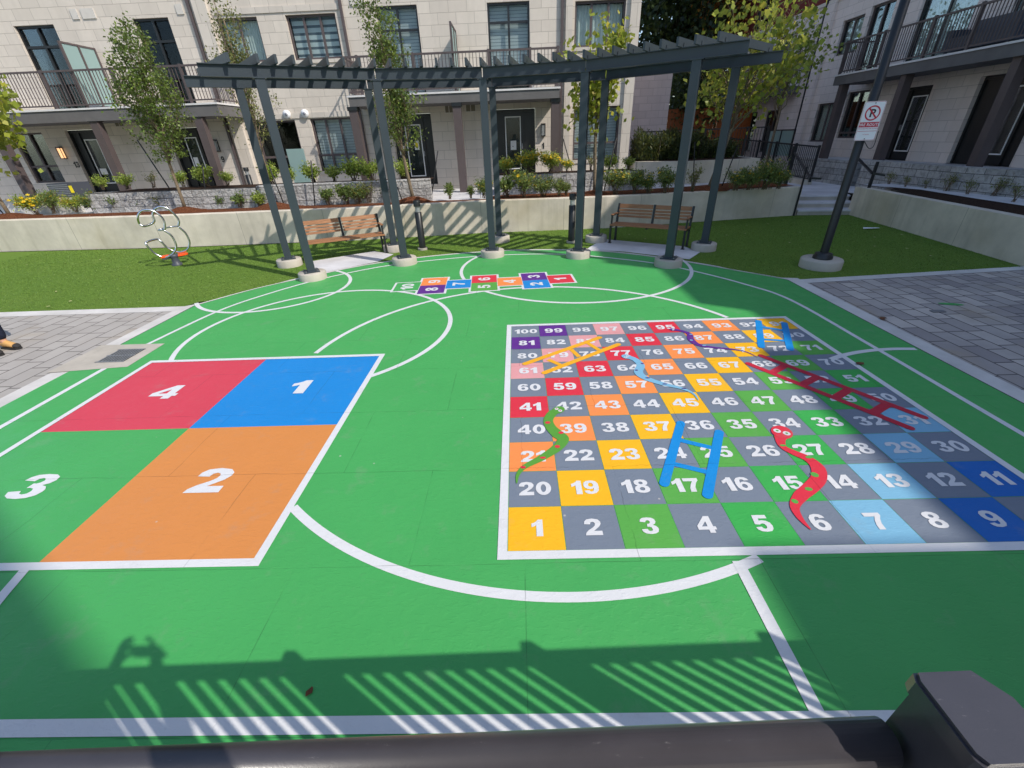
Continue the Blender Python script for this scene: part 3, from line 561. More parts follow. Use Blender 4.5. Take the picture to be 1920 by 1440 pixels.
# upper concrete planter on the right
MB().prism([(4.35,17.6),(5.35,16.9),(5.95,16.55),(8.45,16.75),(8.45,18.6),(6.4,21.5),(4.35,21.5)],.4,1.50).build('concrete_planter','concrete_wall',label='raised concrete planter with hedge at the corner of the building',cat='planter')
MB().poly([(4.45,17.8),(5.4,17.15),(6.0,16.8),(8.25,16.95),(8.25,18.5),(6.4,21.4),(4.45,21.4)],1.505).build('planting_bed','soil_dark',kind='structure')
# steps
st=thing('steps','pale concrete steps rising from the lawn to the ramp','steps',(9.55,14.4,0))
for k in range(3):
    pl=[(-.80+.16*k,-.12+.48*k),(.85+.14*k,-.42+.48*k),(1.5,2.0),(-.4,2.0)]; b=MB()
    b.prism([(pl[0][0],pl[0][1]+.03),(pl[1][0],pl[1][1]+.03),pl[2],pl[3]],-.05 if k==0 else .15*k+.001,.15*(k+1)-.045); b.cur=1; b.prism(pl,.15*(k+1)-.0449,.15*(k+1)); b.build('step',['concrete_footing','concrete_slab'],st)  # riser shade put into the colour: darker concrete than on the treads
#================================================================== BUILDINGS
def wall_holes(b,axis,P,u0,u1,z0,z1,holes,depth,sgn):
    us=sorted({u0,u1,*[h[0] for h in holes],*[h[1] for h in holes]}); zs=sorted({z0,z1,*[h[2] for h in holes],*[h[3] for h in holes]})
    us=[x for x in us if u0<=x<=u1]; zs=[x for x in zs if z0<=x<=z1]
    pt=(lambda u,z,d=0:(u,P+d*sgn,z)) if axis==0 else (lambda u,z,d=0:(P+d*sgn,u,z))
    for i in range(len(us)-1):
        for j in range(len(zs)-1):
            cu,cz=(us[i]+us[i+1])/2,(zs[j]+zs[j+1])/2
            if any(h[0]<cu<h[1] and h[2]<cz<h[3] for h in holes): continue
            b.add([pt(us[i],zs[j]),pt(us[i+1],zs[j]),pt(us[i+1],zs[j+1]),pt(us[i],zs[j+1])],[(0,1,2,3)])
    for (a,c,d,e) in holes:
        b.add([pt(a,d),pt(a,e),pt(a,e,depth),pt(a,d,depth)],[(0,1,2,3)]); b.add([pt(c,d),pt(c,e),pt(c,e,depth),pt(c,d,depth)],[(0,1,2,3)])
        b.add([pt(a,e),pt(c,e),pt(c,e,depth),pt(a,e,depth)],[(0,1,2,3)]); b.add([pt(a,d),pt(c,d),pt(c,d,depth),pt(a,d,depth)],[(0,1,2,3)])
def fillwin(par,axis,P,sgn,h,kind,muls=1,trans=None,blind=None,frame='brown_metal',label=None):
    """a window or door set in the hole h=(u0,u1,z0,z1)"""
    u0,u1,z0,z1=h; rec=.14
    def bx_(b,a,c,d0,d1,z_0,z_1):
        p0,p1=P+sgn*d0,P+sgn*d1
        if axis==0: b.box((a,min(p0,p1),z_0),(c,max(p0,p1),z_1))
        else: b.box((min(p0,p1),a,z_0),(max(p0,p1),c,z_1))
    b=MB(); t=.06
    e_=.004
    bx_(b,u0+e_,u0+t,rec-.06,rec,z0+e_,z1-e_); bx_(b,u1-t,u1-e_,rec-.06,rec,z0+e_,z1-e_); bx_(b,u0+t,u1-t,rec-.06,rec,z1-t,z1-e_); bx_(b,u0+t,u1-t,rec-.06,rec,z0+e_,z0+t)
    for k in range(1,muls): x=u0+(u1-u0)*k/muls; bx_(b,x-.035,x+.035,rec-.055,rec-.002,z0+t,z1-t)
    if trans: bx_(b,u0+t,u1-t,rec-.057,rec-.003,trans-.035,trans+.035)
    w_=b.build('door' if kind!='window' else 'window',frame if kind=='window' else 'door_black',par,label=label)
    b=MB(); bx_(b,u0+t,u1-t,rec+.001,rec+.012,z0+t,z1-t); b.build('pane','window_glass',w_)
    if blind:
        b=MB(); bot=z0+t if not trans or blind=='curtain' else z0+t
        if blind=='curtain':
            n=60; vs=[]
            for k in range(n+1):
                x=u0+t+(u1-u0-2*t)*k/n; d=P+sgn*(rec+.12+.02*math.sin(k*1.3)+.01*math.sin(k*3.1))
                for z in(z0+t,z1-t): vs.append((x,d,z) if axis==0 else (d,x,z))
            b.add(vs,[(2*k,2*k+2,2*k+3,2*k+1) for k in range(n)],True); b.build('curtain','curtain',w_)
        else: bx_(b,u0+t,u1-t,rec+.1,rec+.11,z0+(.5 if blind=='half' else .02),z1-.02); b.build('blind','slat_blind' if blind=='half' else blind,w_)
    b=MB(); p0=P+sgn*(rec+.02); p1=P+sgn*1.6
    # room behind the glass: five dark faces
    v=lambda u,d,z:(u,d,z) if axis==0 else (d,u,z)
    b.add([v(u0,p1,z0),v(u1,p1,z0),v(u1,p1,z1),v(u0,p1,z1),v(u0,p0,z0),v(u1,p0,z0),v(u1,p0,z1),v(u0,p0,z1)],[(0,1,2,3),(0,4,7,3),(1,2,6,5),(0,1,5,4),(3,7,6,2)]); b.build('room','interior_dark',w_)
    return w_
def entrance(par,axis,P,sgn,h,leaf,num_side=1,paper=None,label=None):
    """dark entrance: solid black surround, door leaf with white-edged glass"""
    u0,u1,z0,z1=h; a,c=leaf; 
    def bx_(b,a_,c_,d0,d1,z_0,z_1):
        p0,p1=P+sgn*d0,P+sgn*d1
        if axis==0: b.box((a_,min(p0,p1),z_0),(c_,max(p0,p1),z_1))
        else: b.box((min(p0,p1),a_,z_0),(max(p0,p1),c_,z_1))
    b=MB(); bx_(b,u0+.003,u1-.003,.17,.23,z0,z1-.003)
    for x in(u0+.04,u1-.04,a-.09,c+.09): bx_(b,x-.03,x+.03,.12,.169,z0,z1-.006)
    bx_(b,u0+.07,u1-.07,.121,.168,z1-.09,z1-.03); bx_(b,u0+.07,u1-.07,.122,.167,z0+2.2,z0+2.27)
    d=b.build('door','door_black',par,label=label)
    gz0,gz1=z0+.28,z0+1.98 if z1-z0>2.1 else z1-.3
    b=MB()
    for s0,s1,q0,q1 in((a,a+.035,gz0,gz1),(c-.035,c,gz0,gz1),(a+.035,c-.035,gz1-.035,gz1),(a+.035,c-.035,gz0,gz0+.035)): bx_(b,s0,s1,.155,.172,q0,q1)
    b.build('glass_trim','white_trim',d)
    b=MB(); bx_(b,a+.035,c-.035,.160,.1695,gz0+.035,gz1-.035); b.build('pane','window_glass',d)
    b=MB(); hx=c+.04 if num_side>0 else a-.04; bx_(b,hx-.012,hx+.012,.09,.168,z0+.95,z0+1.12); b.build('handle','galvanised',d)
    return d
# ---- main terrace building (facade plane y=18)
FY=18.0
A=thing('apartment_building','pale limestone apartment building with balconies facing the play court','building',(0,FY,0))
A.location=(0,0,0)
upd=[(-16.4,-15.05,3.79,6.18),(-12.39,-11.2,3.79,6.22),(-4.38,-3.04,3.79,6.24),(-.78,.59,3.79,6.20)]
upw=[(-9.66,-8.3,4.95,6.13),(-7.36,-5.72,4.95,6.13),(2.06,3.69,4.95,6.13)]
low=[(-7.33,-5.78,1.57,3.27),(-9.42,-7.88,1.57,3.25),(2.12,3.76,1.6,3.27)]
lod=[(-12.65,-11.35,1.2,3.15),(-16.38,-15.3,1.15,3.22),(-4.42,-2.98,.98,3.28),(-.74,.75,1.1,3.30)]
low13=[(-18.4,-17.25,1.55,3.2),(-21.6,-20.2,3.79,6.2)]
holes=upd+upw+low+lod+low13
up3=[(x0,x1,7.0,8.6) for x0,x1 in((-16.4,-15.05),(-12.4,-11.2),(-9.66,-8.3),(-7.36,-5.72),(-4.4,-3.04),(-.78,.59),(2.06,3.69))]
b=MB(); wall_holes(b,0,FY,-24,4.1,.6,9.6,holes+up3,.14,1); 
b.box((4.0,FY+.001,.6),(4.1,FY+9,9.6)); b.build('wall','limestone_x',A)
MB().box((-24,FY+.02,9.6),(4.25,FY+9,9.9)).build('roof','roof_membrane',A)
for (h,n,t,bl,fr) in ((upd[0],2,5.62,None,0),(upd[1],2,5.62,None,0),(upd[2],2,5.62,'slat_blind',0),(upd[3],2,5.7,'half',0)):
    fillwin(A,0,FY,1,h,'patio',n,t,bl)
fillwin(A,0,FY,1,upw[0],'window',2,None,'curtain'); fillwin(A,0,FY,1,upw[1],'window',3,None,'zebra_blind'); fillwin(A,0,FY,1,upw[2],'window',3,None,'curtain')
fillwin(A,0,FY,1,low[0],'window',3,2.1,'slat_blind'); fillwin(A,0,FY,1,low[1],'window',2,2.1,None); fillwin(A,0,FY,1,low[2],'window',2,2.15,'slat_blind')
fillwin(A,0,FY,1,low13[0],'window',2,2.1,None); fillwin(A,0,FY,1,low13[1],'patio',2,5.62,None)
for h in up3: fillwin(A,0,FY,1,h,'window',2,None,'curtain')
entrance(A,0,FY,1,lod[3],(-.34,.23),label='black entrance door numbered 1'); entrance(A,0,FY,1,lod[2],(-4.0,-3.42),label='black entrance door with posted notices'); entrance(A,0,FY,1,lod[1],(-15.95,-15.45),label='black entrance door numbered 13'); entrance(A,0,FY,1,lod[0],(-12.2,-11.75),label='black entrance door numbered 9')
# notices on the doors
MB().box((-.16,FY+.145,2.02),(.05,FY+.152,2.32)).build('paper_notice','paper_white',A)
MB().box((-.09,FY+.141,2.12),(-.06,FY+.1445,2.15)).build('notice_mark','sign_black',A)
nb=MB(); nb.box((-4.28,FY+.10,2.0),(-4.1,FY+.11,2.3)); nb.build('paper_notice','paper_white',A)
nb=MB(); nb.box((-3.72,FY+.145,2.15),(-3.55,FY+.152,2.44)); nb.build('paper_notice','paper_white',A); nb=MB(); nb.box((-3.69,FY+.1405,2.22),(-3.59,FY+.1445,2.38)); nb.build('notice_mark','sticker_yellow',A)
MB().box((-12.12,FY+.145,1.9),(-11.95,FY+.152,2.2)).build('paper_notice','paper_white',A)
MB().box((-15.85,FY+.145,1.75),(-15.6,FY+.152,1.95)).build('paper_notice','paper_white',A)
# projecting pilasters and trims
for x0,x1 in((-10.22,-9.78),(-5.42+.0,-5.42+.001)): 
    if x1-x0>.1: MB().box((x0,FY-.12,.6),(x1,FY+.0,9.6)).build('pilaster','limestone_trim',A)
MB().box((3.84,FY-.08,.6),(4.16,FY-.001,9.6)).build('pilaster','limestone_trim',A); MB().box((1.76,FY-.08,.6),(1.98,FY-.001,9.6)).build('pilaster','limestone_trim',A)
for (u0,u1,z0,z1) in upw[:2]+low[:2]+[upw[2],low[2]]:
    MB().box((u0-.1,FY-.035,z0-.1),(u1+.1,FY-.001,z0-.005)).build('sill','limestone_trim',A)
for u0,u1,z in((-9.7,-5.55,3.29),(-9.7,-5.55,6.2)): MB().box((u0,FY-.03,z),(u1,FY-.0015,z+.16)).build('lintel','limestone_trim',A)
for x in(-10.38,-5.48,1.645): MB().box((x-.04,FY-.09,.9),(x+.04,FY-.01,9.6)).build('downspout','brown_metal',A)
# balconies
def pieces(bl,nm,par,m_='brown_metal'):
    bl=sorted(bl,key=lambda q:abs(q[0][0])+abs(q[0][1]))
    for a_,c_ in bl[:99]: MB().box(a_,c_).build(nm,m_,par)
    if len(bl)>99:
        r_=MB()
        for a_,c_ in bl[99:]: r_.box(a_,c_)
        r_.build(nm+'s',m_,par,kind='stuff')
def balcony(x0,x1,y0,zt,zb,posts,parent,screens=()):
    sl=MB(); sl.box((x0,y0,zb),(x1,FY-.002,zt-.05)); s_=sl.build('balcony_slab','slab_fascia',parent)
    MB().box((x0-.03,y0-.03,zt-.05),(x1+.03,FY-.003,zt)).build('slab_edge','slab_edge',s_)
    r=MB(); yr=y0+.07
    r.box((x0+.02,yr-.03,zt+.97),(x1-.02,yr+.03,zt+1.02)); r.box((x0+.05,yr-.015,zt+.07),(x1-.05,yr+.015,zt+.11))
    for xs in(x0+.05,x1-.05): r.box((xs-.02,yr+.031,zt+.972),(xs+.02,FY-.1,zt+1.018)); r.box((xs-.015,yr+.03,zt+.07),(xs+.015,FY-.1,zt+.11))
    rr=r.build('railing','brown_metal',parent)
    bl=[]; n=int((x1-x0-.1)/.105)
    for k in range(1,n): x=x0+.05+(x1-x0-.1)*k/n; bl.append(((x-.009,yr-.009,zt+.105),(x+.009,yr+.009,zt+.971)))
    for xs in(x0+.05,x1-.05):
        m_=int((FY-y0)/.105)
        for k in range(1,m_): y=yr+(FY-.1-yr)*k/m_; bl.append(((xs-.009,y-.009,zt+.105),(xs+.009,y+.009,zt+.972)))
    pieces(bl,'baluster',rr)
    pieces([((x-.035,yr-.036,zt),(x+.035,yr+.036,zt+1.04)) for x in posts],'railing_post',rr)
    for xs in screens:
        sc=MB()
        ys=[yr+.04,yr+.04+(FY-.15-yr)*.5,FY-.12]
        for y in ys: sc.box((xs-.03,y-.03,zt),(xs+.03,y+.03,zt+1.75))
        sc.box((xs-.025,ys[0]+.03,zt+1.70),(xs+.025,ys[2]-.03,zt+1.748)); s2=sc.build('privacy_screen','brown_metal',parent)
        gp=MB()
        for a_,c_ in((ys[0]+.035,ys[1]-.035),(ys[1]+.035,ys[2]-.035)): gp.box((xs-.006,a_,zt+.1),(xs+.006,c_,zt+1.695))
        gp.build('frosted_panel','frosted_glass',s2)
balcony(-22,-9.62,16.5,3.75,3.38,[-14.93,-12.66,-10.45,-17.3,-19.6],A,(-13.95,))
balcony(-5.32,1.47,16.5,3.77,3.47,[-4.85,-3.1,-.75,.55,1.4],A,(-1.85,))
for x,y in((-5.25,16.6),(-1.86,16.65),(1.35,16.7),(-13.9,16.6),(-10.4,16.6),(-17.4,16.6)):
    MB().box((x-.13,y-.12,.8),(x+.13,y+.12,3.36)).build('column','brown_metal',A); MB().box((x-.16,y-.15,3.361),(x+.16,y+.15,3.379 if x<-9 else 3.469)).build('column_cap','door_black',A)
for x,z,w_ in((-2.3,3.37,.32),(-1.53,3.38,.38),(-14.24,3.38,.34),(-13.47,3.38,.34)):
    v=MB(); v.box((x-w_/2,FY-.03,z-.13),(x+w_/2,FY-.002,z+.13)); vv=v.build('wall_vent','vent_cream',A); v=MB(); 
    v.box((x-w_/2+.03,FY-.033,z-.1),(x-.012,FY-.0305,z+.1)); v.box((x+.012,FY-.033,z-.1),(x+w_/2-.03,FY-.0305,z+.1)); v.build('louvre','vent_dark',vv)
for x in(-14.19,-13.85,-13.63,-10.72,-5.05,-4.9+.1): MB().box((x-.11,FY-.03,6.27),(x+.11,FY-.002,6.53)).build('wall_vent','vent_cream',A)
for x in(-7.43,-8.08): 
    v=MB(); v.tube([(x,FY-.1,3.42),(x,FY-.01,3.42)],.13,20); vv=v.build('round_vent','white_plastic',A); v=MB(); v.tube([(x,FY-.115,3.42),(x,FY-.101,3.42)],.05,14); v.build('vent_opening','sign_grey',vv)
for x,z,g_,s_,nx,nz in((1.03,2.62,0,'1',1.03,2.12),(-16.8,2.52,1,'13',-16.5,2.12),(-10.97,2.55,0,'9',-10.92,2.1)):
    v=MB(); v.box((x-.07,FY-.02,z-.2),(x+.07,FY-.002,z+.2)); v.box((x-.08,FY-.14,z+.17),(x+.08,FY-.021,z+.2)); v.box((x-.08,FY-.14,z-.2),(x+.08,FY-.021,z-.18)); v.box((x-.08,FY-.14,z-.18),(x-.065,FY-.125,z+.17)); v.box((x+.065,FY-.14,z-.18),(x+.08,FY-.125,z+.17))
    l=v.build('wall_lamp','black_metal',A); MB().box((x-.055,FY-.12,z-.17),(x+.055,FY-.03,z+.15)).build('lamp_glass','lamp_glow' if g_ else 'clear_lens',l)
    MM=Matrix.Translation((nx,FY-.012,nz))@Matrix.Rotation(R(90),4,'X'); digits(s_,.2,MM,'sign_black',A,.8,'house_number')
# window planter/bluish glass screen near the middle left window
MB().box((-7.95,16.9,1.0),(-7.35,16.93,2.35)).build('frosted_screen','frosted_glass',label='frosted glass privacy panel standing behind the shrubs left of the lower window',cat='privacy screen')
# ---- annex behind on the right
an=thing('annex_building','low limestone annex set back behind the hedge, in shade','building',(0,0,0))
p0=atY(1266,120,24.5); MB().box((4.3,24.5,.5),(p0.x-.05,30,p0.z)).build('wall','limestone_back',an); MB().box((4.2,24.4,p0.z+.002),(p0.x,30,p0.z+.12)).build('roof','roof_membrane',an)
# ---- right building (facade x = BX facing -x)
BX=13.9
B=thing('apartment_building','limestone and red brick apartment building in shade on the right side','building',(0,0,0))
prof=[(-40,-8.98,22.0),(-8.98,-5.9,14.1),(-5.9,-5.55,13.3),(-5.55,-2.0,12.4),(-2.0,-.3,11.75),(-.3,1.75,12.5),(1.75,4.4,13.6),(4.4,8.4,13.3),(8.4,12.6,11.4),(12.6,34,15.0)]
def yz(px,py,X=BX): p=atX(px,py,X); return p.y,p.z
hr=[]
wins=[]
def hole_px(tl,br,kind,**kw):
    a=yz(*tl);c=yz(*br); h=(min(a[0],c[0]),max(a[0],c[0]),min(a[1],c[1]),max(a[1],c[1])); wins.append((h,kind,kw)); return h
wins+= [((21.9,23.2,4.95,6.15),'window',dict(muls=2,trans=5.35,blind='curtain')),((20.35,21.6,4.2,6.3),'window',dict(muls=2,trans=None,blind=None)),((16.8,19.05,4.2,6.5),'patio',dict(muls=2,trans=None,blind='curtain')),((13.2,15.6,4.2,6.5),'patio',dict(muls=2,trans=None,blind='curtain')),
 ((9.5,12.6,4.2,6.5),'patio',dict(muls=2,trans=None,blind=None)),((20.25,21.5,1.9,3.55),'window',dict(muls=2,trans=2.1,blind=None)),((22.0,23.4,1.75,3.25),'window',dict(muls=2,trans=None,blind='curtain')),
 ((27.0,28.4,4.3,6.4),'patio',dict(muls=2,trans=None,blind='curtain')),((29.5,31.5,7.2,8.6),'window',dict(muls=3,trans=None,blind=None)),((26.5,28,1.2,3.2),'window',dict(muls=2,trans=None,blind=None)),((29.0,30.6,1.2,3.2),'window',dict(muls=2,trans=None,blind=None))]
for y in(5,2,-1.8,-4.6,-8,-12,-17): wins+= [((y,y+1.6,4.5,6.3),'window',dict(muls=2,blind='curtain')),((y,y+1.6,1.5,3.2),'window',dict(muls=2))]
ent=[((17.2,18.75,1.2,3.35),(17.35,17.95)),((12.4,14.4,1.2,3.35),(13.75,14.35))]
ent=[((17.3,18.75,1.2,3.45),(17.55,18.2)),((13.6,15.65,1.2,3.5),(14.15,14.88))]
hh_=[x[0] for x in wins]+[e[0] for e in ent]
b=MB()
for (y0,y1,zt) in prof: wall_holes(b,1,BX,y0,y1,.4,zt if zt<7.6 or y0<12.6 else 6.95,[h for h in hh_ if h[0]>=y0 and h[1]<=y1],.14,1)
for (y0,y1,zt) in prof: b.box((BX+.3,y0,.4),(BX+.5,y1,zt)) if False else None
b.build('wall','limestone_y',B)
b=MB(); wall_holes(b,1,BX,12.6,34,7.08,15.0,[h for h in hh_ if h[2]>7],.14,1); b.build('brick_wall','red_brick',B)
MB().box((BX-.05,12.6,6.951),(BX-.001,34,7.079)).build('string_course','limestone_trim',B)
b=MB()
for (y0,y1,zt) in prof:
    if zt>20: b.prism([(BX+.25,y0),(BX+12,y0),(BX+12,y1-8.0),(BX+.25,y1-.17)],13.0,zt-.01); b.prism([(BX+1.8,y0),(BX+12,y0),(BX+12,y1-8.0),(BX+1.8,y1-1.2)],.4,12.999)
    else: b.box((BX+1.8,y0,.4),(BX+9,y1,zt-.01)); b.box((BX+.002,y0,zt-.3),(BX+1.8,y1,zt-.01))
b.box((BX,33.9,.4),(BX+1.8,34,6.9)); b.build('core','limestone_x',B)
for h,kind,kw in wins: fillwin(B,1,BX,1,h,kind,kw.get('muls',1),kw.get('trans'),kw.get('blind'))
for h,lf in ent: entrance(B,1,BX,1,h,lf,label='black entrance door under the right balcony')
for y in(24.6,): MB().box((BX-.1,y-.05,.9),(BX-.01,y+.05,14)).build('downspout','black_metal',B)
MB().box((BX-.13,23.9,.4),(BX-.002,24.45,6.94)).build('pilaster','limestone_y',B)
def balcony_y(y0,y1,x0,zt,zb,posts,name='balcony_slab'):
    s_=MB().box((x0,y0,zb),(BX-.002,y1,zt-.05)).build('balcony_slab','slab_fascia',B); MB().box((x0-.03,y0-.03,zt-.05),(BX-.003,y1+.03,zt)).build('slab_edge','slab_edge',s_)
    r=MB(); xr=x0+.07; r.box((xr-.03,y0+.02,zt+.97),(xr+.03,y1-.02,zt+1.02)); r.box((xr-.015,y0+.05,zt+.07),(xr+.015,y1-.05,zt+.11))
    for ys in(y0+.05,y1-.05): r.box((xr+.031,ys-.02,zt+.972),(BX-.01,ys+.02,zt+1.018))
    rr=r.build('railing','brown_metal',B); bl=[]; n=int((y1-y0)/.105)
    for k in range(1,n): y=y0+.05+(y1-y0-.1)*k/n; bl.append(((xr-.009,y-.009,zt+.105),(xr+.009,y+.009,zt+.972)))
    for ys in(y0+.05,y1-.05):
        for k in range(1,12): x=xr+(BX-xr)*k/12; bl.append(((x-.009,ys-.009,zt+.05),(x+.009,ys+.009,zt+.971)))
    pieces(bl,'baluster',rr)
    pieces([((xr-.036,y-.035,zt),(xr+.036,y+.035,zt+1.05)) for y in posts],'railing_post',rr)
balcony_y(8.5,20.6,12.6,4.08,3.74,[13.2,15.1,16.6,18.6,20.5,11,9]); balcony_y(25.3,33,12.8,4.15,3.8,[25.4,28,30.5])
for y in(20.25,17.15,13.5,9.2): MB().box((12.7,y-.12,1.2),(12.96,y+.12,3.739)).build('column','brown_metal',B)
v=MB(); v.tube([(BX-.12,21.62,3.52),(BX-.01,21.62,3.52)],.14,20); v.build('round_vent','white_plastic',B)
# balcony furniture (dark sofa)
sf=thing('sofa','dark outdoor sofa on the right balcony behind the railing','sofa',(13.3,15.3,4.081)); MB().box((-.3,-.9,.1),(.4,.9,.42)).build('seat','grey_plastic',sf); MB().box((.25,-.9,.421),(.42,.9,.8)).build('backrest','grey_plastic',sf); MB().box((-.3,.901,.1),(.42,1.1,.62)).build('armrest','grey_plastic',sf); MB().box((-.3,-1.1,.1),(.42,-.901,.62)).build('armrest','grey_plastic',sf)
for x in(-.25,.35):
    for y in(-.95,.95): MB().box((x-.03,y-.03,0),(x+.03,y+.03,.099)).build('foot','grey_plastic',sf)
# building wing behind the camera on the left casts nothing into view; deck below
dk=thing('deck','raised concrete deck with the photographer behind the guard railing','deck',(0,0,0),.026); MB().box((-8,-7,.0),(8.5,.12,.9)).build('slab','concrete_wall',dk)
#------------------------------------------------------------------ guard railing in front of camera
gr=thing('guard_railing','grey metal guard railing with square-topped posts along the near edge','railing',(-.0049,.194,.9),.026)
MB().tube([(-5.0,0,.968),(.375,0,.968)],.0215,28).build('top_rail','rail_metal',gr); MB().tube([(.455,0,.968),(5.2,0,.968)],.0215,28).build('top_rail','rail_metal',gr)
MB().box((-5,-.016,.885),(5.2,.016,.918)).build('sub_rail','rail_metal',gr); MB().box((-5,-.018,.08),(5.2,.018,.12)).build('bottom_rail','rail_metal',gr)
for k in range(-4,4):
    x=.415+1.305*k
    if x<-5 or x>5.1: continue
    MB().box((x-.030,-.045,0),(x+.030,.015,1.040)).build('post','rail_metal',gr)
    c=.012; pl=[(x_,y_-.017) for x_,y_ in[(-.037+c*.4,-.038),(.037-c*.3,-.038),(.040,-.026),(.040,.012),(.022,.038),(-.033,.038),(-.037,.030),(-.037,-.030)]]
    b=MB(); b.prism([(x+p[0],p[1]) for p in pl],1.041,1.060); b.prism([(x+p[0]*.93,p[1]*.93) for p in pl],1.0601,1.064); b.build('post_cap','rail_metal',gr)
for k in range(-4,4):
    for q in range(1,12):
        x=.415+1.305*k+.1087*(q+.0)
        if -5<x<5.1:
            hw=.055 if q in(1,11) else .0135; x+=(-.03 if q==1 else .03 if q==11 else 0)
            MB().box((x-hw,-.014,.121),(x+hw,.014,.879)).build('baluster','rail_metal',gr)
#================================================================== PERGOLA
pg=thing('pergola','curved blue-grey steel pergola on ten posts behind the court','pergola',(0,0,0))
FR=[(-4.30,8.86),(-2.59,9.86),(-.60,10.30),(1.37,9.94),(3.10,8.95)]; BK=[(-5.36,10.1),(-3.18,11.3),(-.49,11.98),(2.04,11.55),(4.32,10.25)]
for i,(x,y) in enumerate(FR+BK):
    f=(FR if i<5 else BK); k=i%5; a=Vector(f[max(0,k-1)]);c=Vector(f[min(4,k+1)]); ang=math.atan2((c-a).y,(c-a).x); Mx=Matrix.Translation((x,y,0))@Matrix.Rotation(ang,4,'Z')
    b=MB(); r_=.275; b.lathe((x,y,-.02),[(r_*1.02,0),(r_,.03),(r_,.165),(r_-.015,.18),(0.01,.182)],36); ft=b.build('footing','concrete_footing',pg)
    b=MB(); b.box((-.075,-.075,.175),(.075,.075,3.44),Mx); po=b.build('post','steel_blue_grey',pg)
    b=MB(); b.box((-.15,-.15,.163),(.15,.15,.180),Mx); b.build('base_plate','steel_blue_grey',po)
    for sx in(-.115,.115):
        for sy in(-.115,.115): MB().cyl(Mx@Vector((sx,sy,.180)),.012,.02,8).build('bolt','galvanised',po)
    b=MB(); b.box((-.11,-.09,3.4401),(.11,.09,3.452),Mx); b.build('top_plate','steel_blue_grey',po)
def ibeam(b,p,q,zb,h,w_,t=.012):
    p=Vector(p);q=Vector(q)
    for zc,hh2,ww in((zb+t/2,t,w_),(zb+h/2,h-2*t,.02),(zb+h-t/2,t,w_)): b.bar((p.x,p.y,zc),(q.x,q.y,zc),ww,hh2)
for f in(FR,BK):
    f=[Vector(p) for p in f]
    for k in range(4):
        p,q=f[k],f[k+1]; d=(q-p).normalized()
        if k==0: p=p-d*.85
        else: p=p+d*.01
        if k==3: q=q+d*.75
        else: q=q-d*.01
        b=MB(); ibeam(b,p,q,3.455,.18,.10); b.build('beam','steel_blue_grey',pg)
for k in range(4):
    n=7
    for j in range(n+(2 if k in(0,3) else 0)):
        if k==0: t=(j-1)/7
        elif k==3: t=j/7
        else: t=(j)/7
        if k==3 and j==8: t=1.18
        if k==3 and j==0: pass
        if k==0 and j==0: t=-.22
        if k==0 and j==8: continue
        a=Vector(FR[k]).lerp(Vector(FR[k+1]),t) if 0<=t<=1 else Vector(FR[k])+(Vector(FR[k+1])-Vector(FR[k]))*t
        c=Vector(BK[k])+(Vector(BK[k+1])-Vector(BK[k]))*t; d=(c-a).normalized()
        a2=a-d*.20;c2=c+d*.2
        b=MB(); b.bar((a2.x,a2.y,3.70),(c2.x,c2.y,3.70),.04,.125); ra=b.build('rafter','steel_blue_grey',pg)
        b=MB(); 
        for e in(a,c): b.bar((e.x+.03,e.y,3.64),(e.x+.03,e.y,3.70),.008,.03,Vector((0,1,0)))
        b.build('clip','steel_blue_grey',ra)
#================================================================== BENCHES
def bench(label):
    t=thing('park_bench',label,'bench',group='slatted wooden benches under the pergola'); L=1.84
    b=MB(); 
    for k in range(5): y=.0+k*.088; b.box((-L/2,y,.425),(L/2,y+.075,.455))
    b.build('seat','bench_wood',t)
    bk=MB(); ang=R(14); Mx=Matrix.Translation((0,.43,.45))@Matrix.Rotation(-ang,4,'X')
    for (z0,z1) in((.12,.17),(.19,.24),(.26,.31),(.335,.43)):
        for s0,s1 in((-L/2+.05,-.035),(.035,L/2-.05)): bk.box((s0,-.03,z0),(s1,0,z1),Mx)
    bk.build('backrest','bench_wood',t)
    for x in(-L/2+.02,L/2-.02):
        f=MB(); f.bar((x,.03,0),(x,.03,.42),.045,.045,Vector((0,1,0))); f.bar((x,.42,0),(x,.44,.44),.045,.045,Vector((0,1,0))); f.bar((x,.44,.44),(x,.44+.45*math.sin(ang),.44+.45*math.cos(ang)),.045,.055,Vector((0,1,0)))
        f.bar((x,.03,.40),(x,.42,.40),.04,.04); f.bar((x,.07,.42),(x,.09,.64),.035,.035,Vector((0,1,0))); f.bar((x,.05,.65),(x,.48,.65),.035,.02)
        f.box((x-.04,0,0),(x+.04,.07,.012)); f.box((x-.04,.38,0),(x+.04,.46,.012))
        f.build('frame','black_metal',t); MB().box((x-.03,.05,.661),(x+.03,.40,.681)).build('armrest','bench_wood',t)
    f=MB(); f.bar((0,.44,.40),(0,.44+.45*math.sin(ang),.44+.45*math.cos(ang)),.05,.05,Vector((0,1,0))); f.bar((0,.02,.405),(0,.44,.405),.04,.035); f.bar((-L/2+.04,.22,.40),(L/2-.04,.22,.40),.03,.03); f.build('centre_frame','black_metal',t)
    return t
b1=bench('slatted wooden park bench in sun at the left of the pergola'); a=Vector((-4.93,10.18));c=Vector((-3.28,11.03)); mid=(a+c)/2; b1.location=(mid.x,mid.y,.008); b1.rotation_euler=(0,0,math.atan2((c-a).y,(c-a).x))
b2=dup(b1,label='slatted wooden park bench in shade at the right of the pergola'); a=Vector((2.30,11.27));c=Vector((3.87,10.28)); mid=(a+c)/2; b2.location=(mid.x,mid.y,.008); b2.rotation_euler=(0,0,math.atan2((c-a).y,(c-a).x))
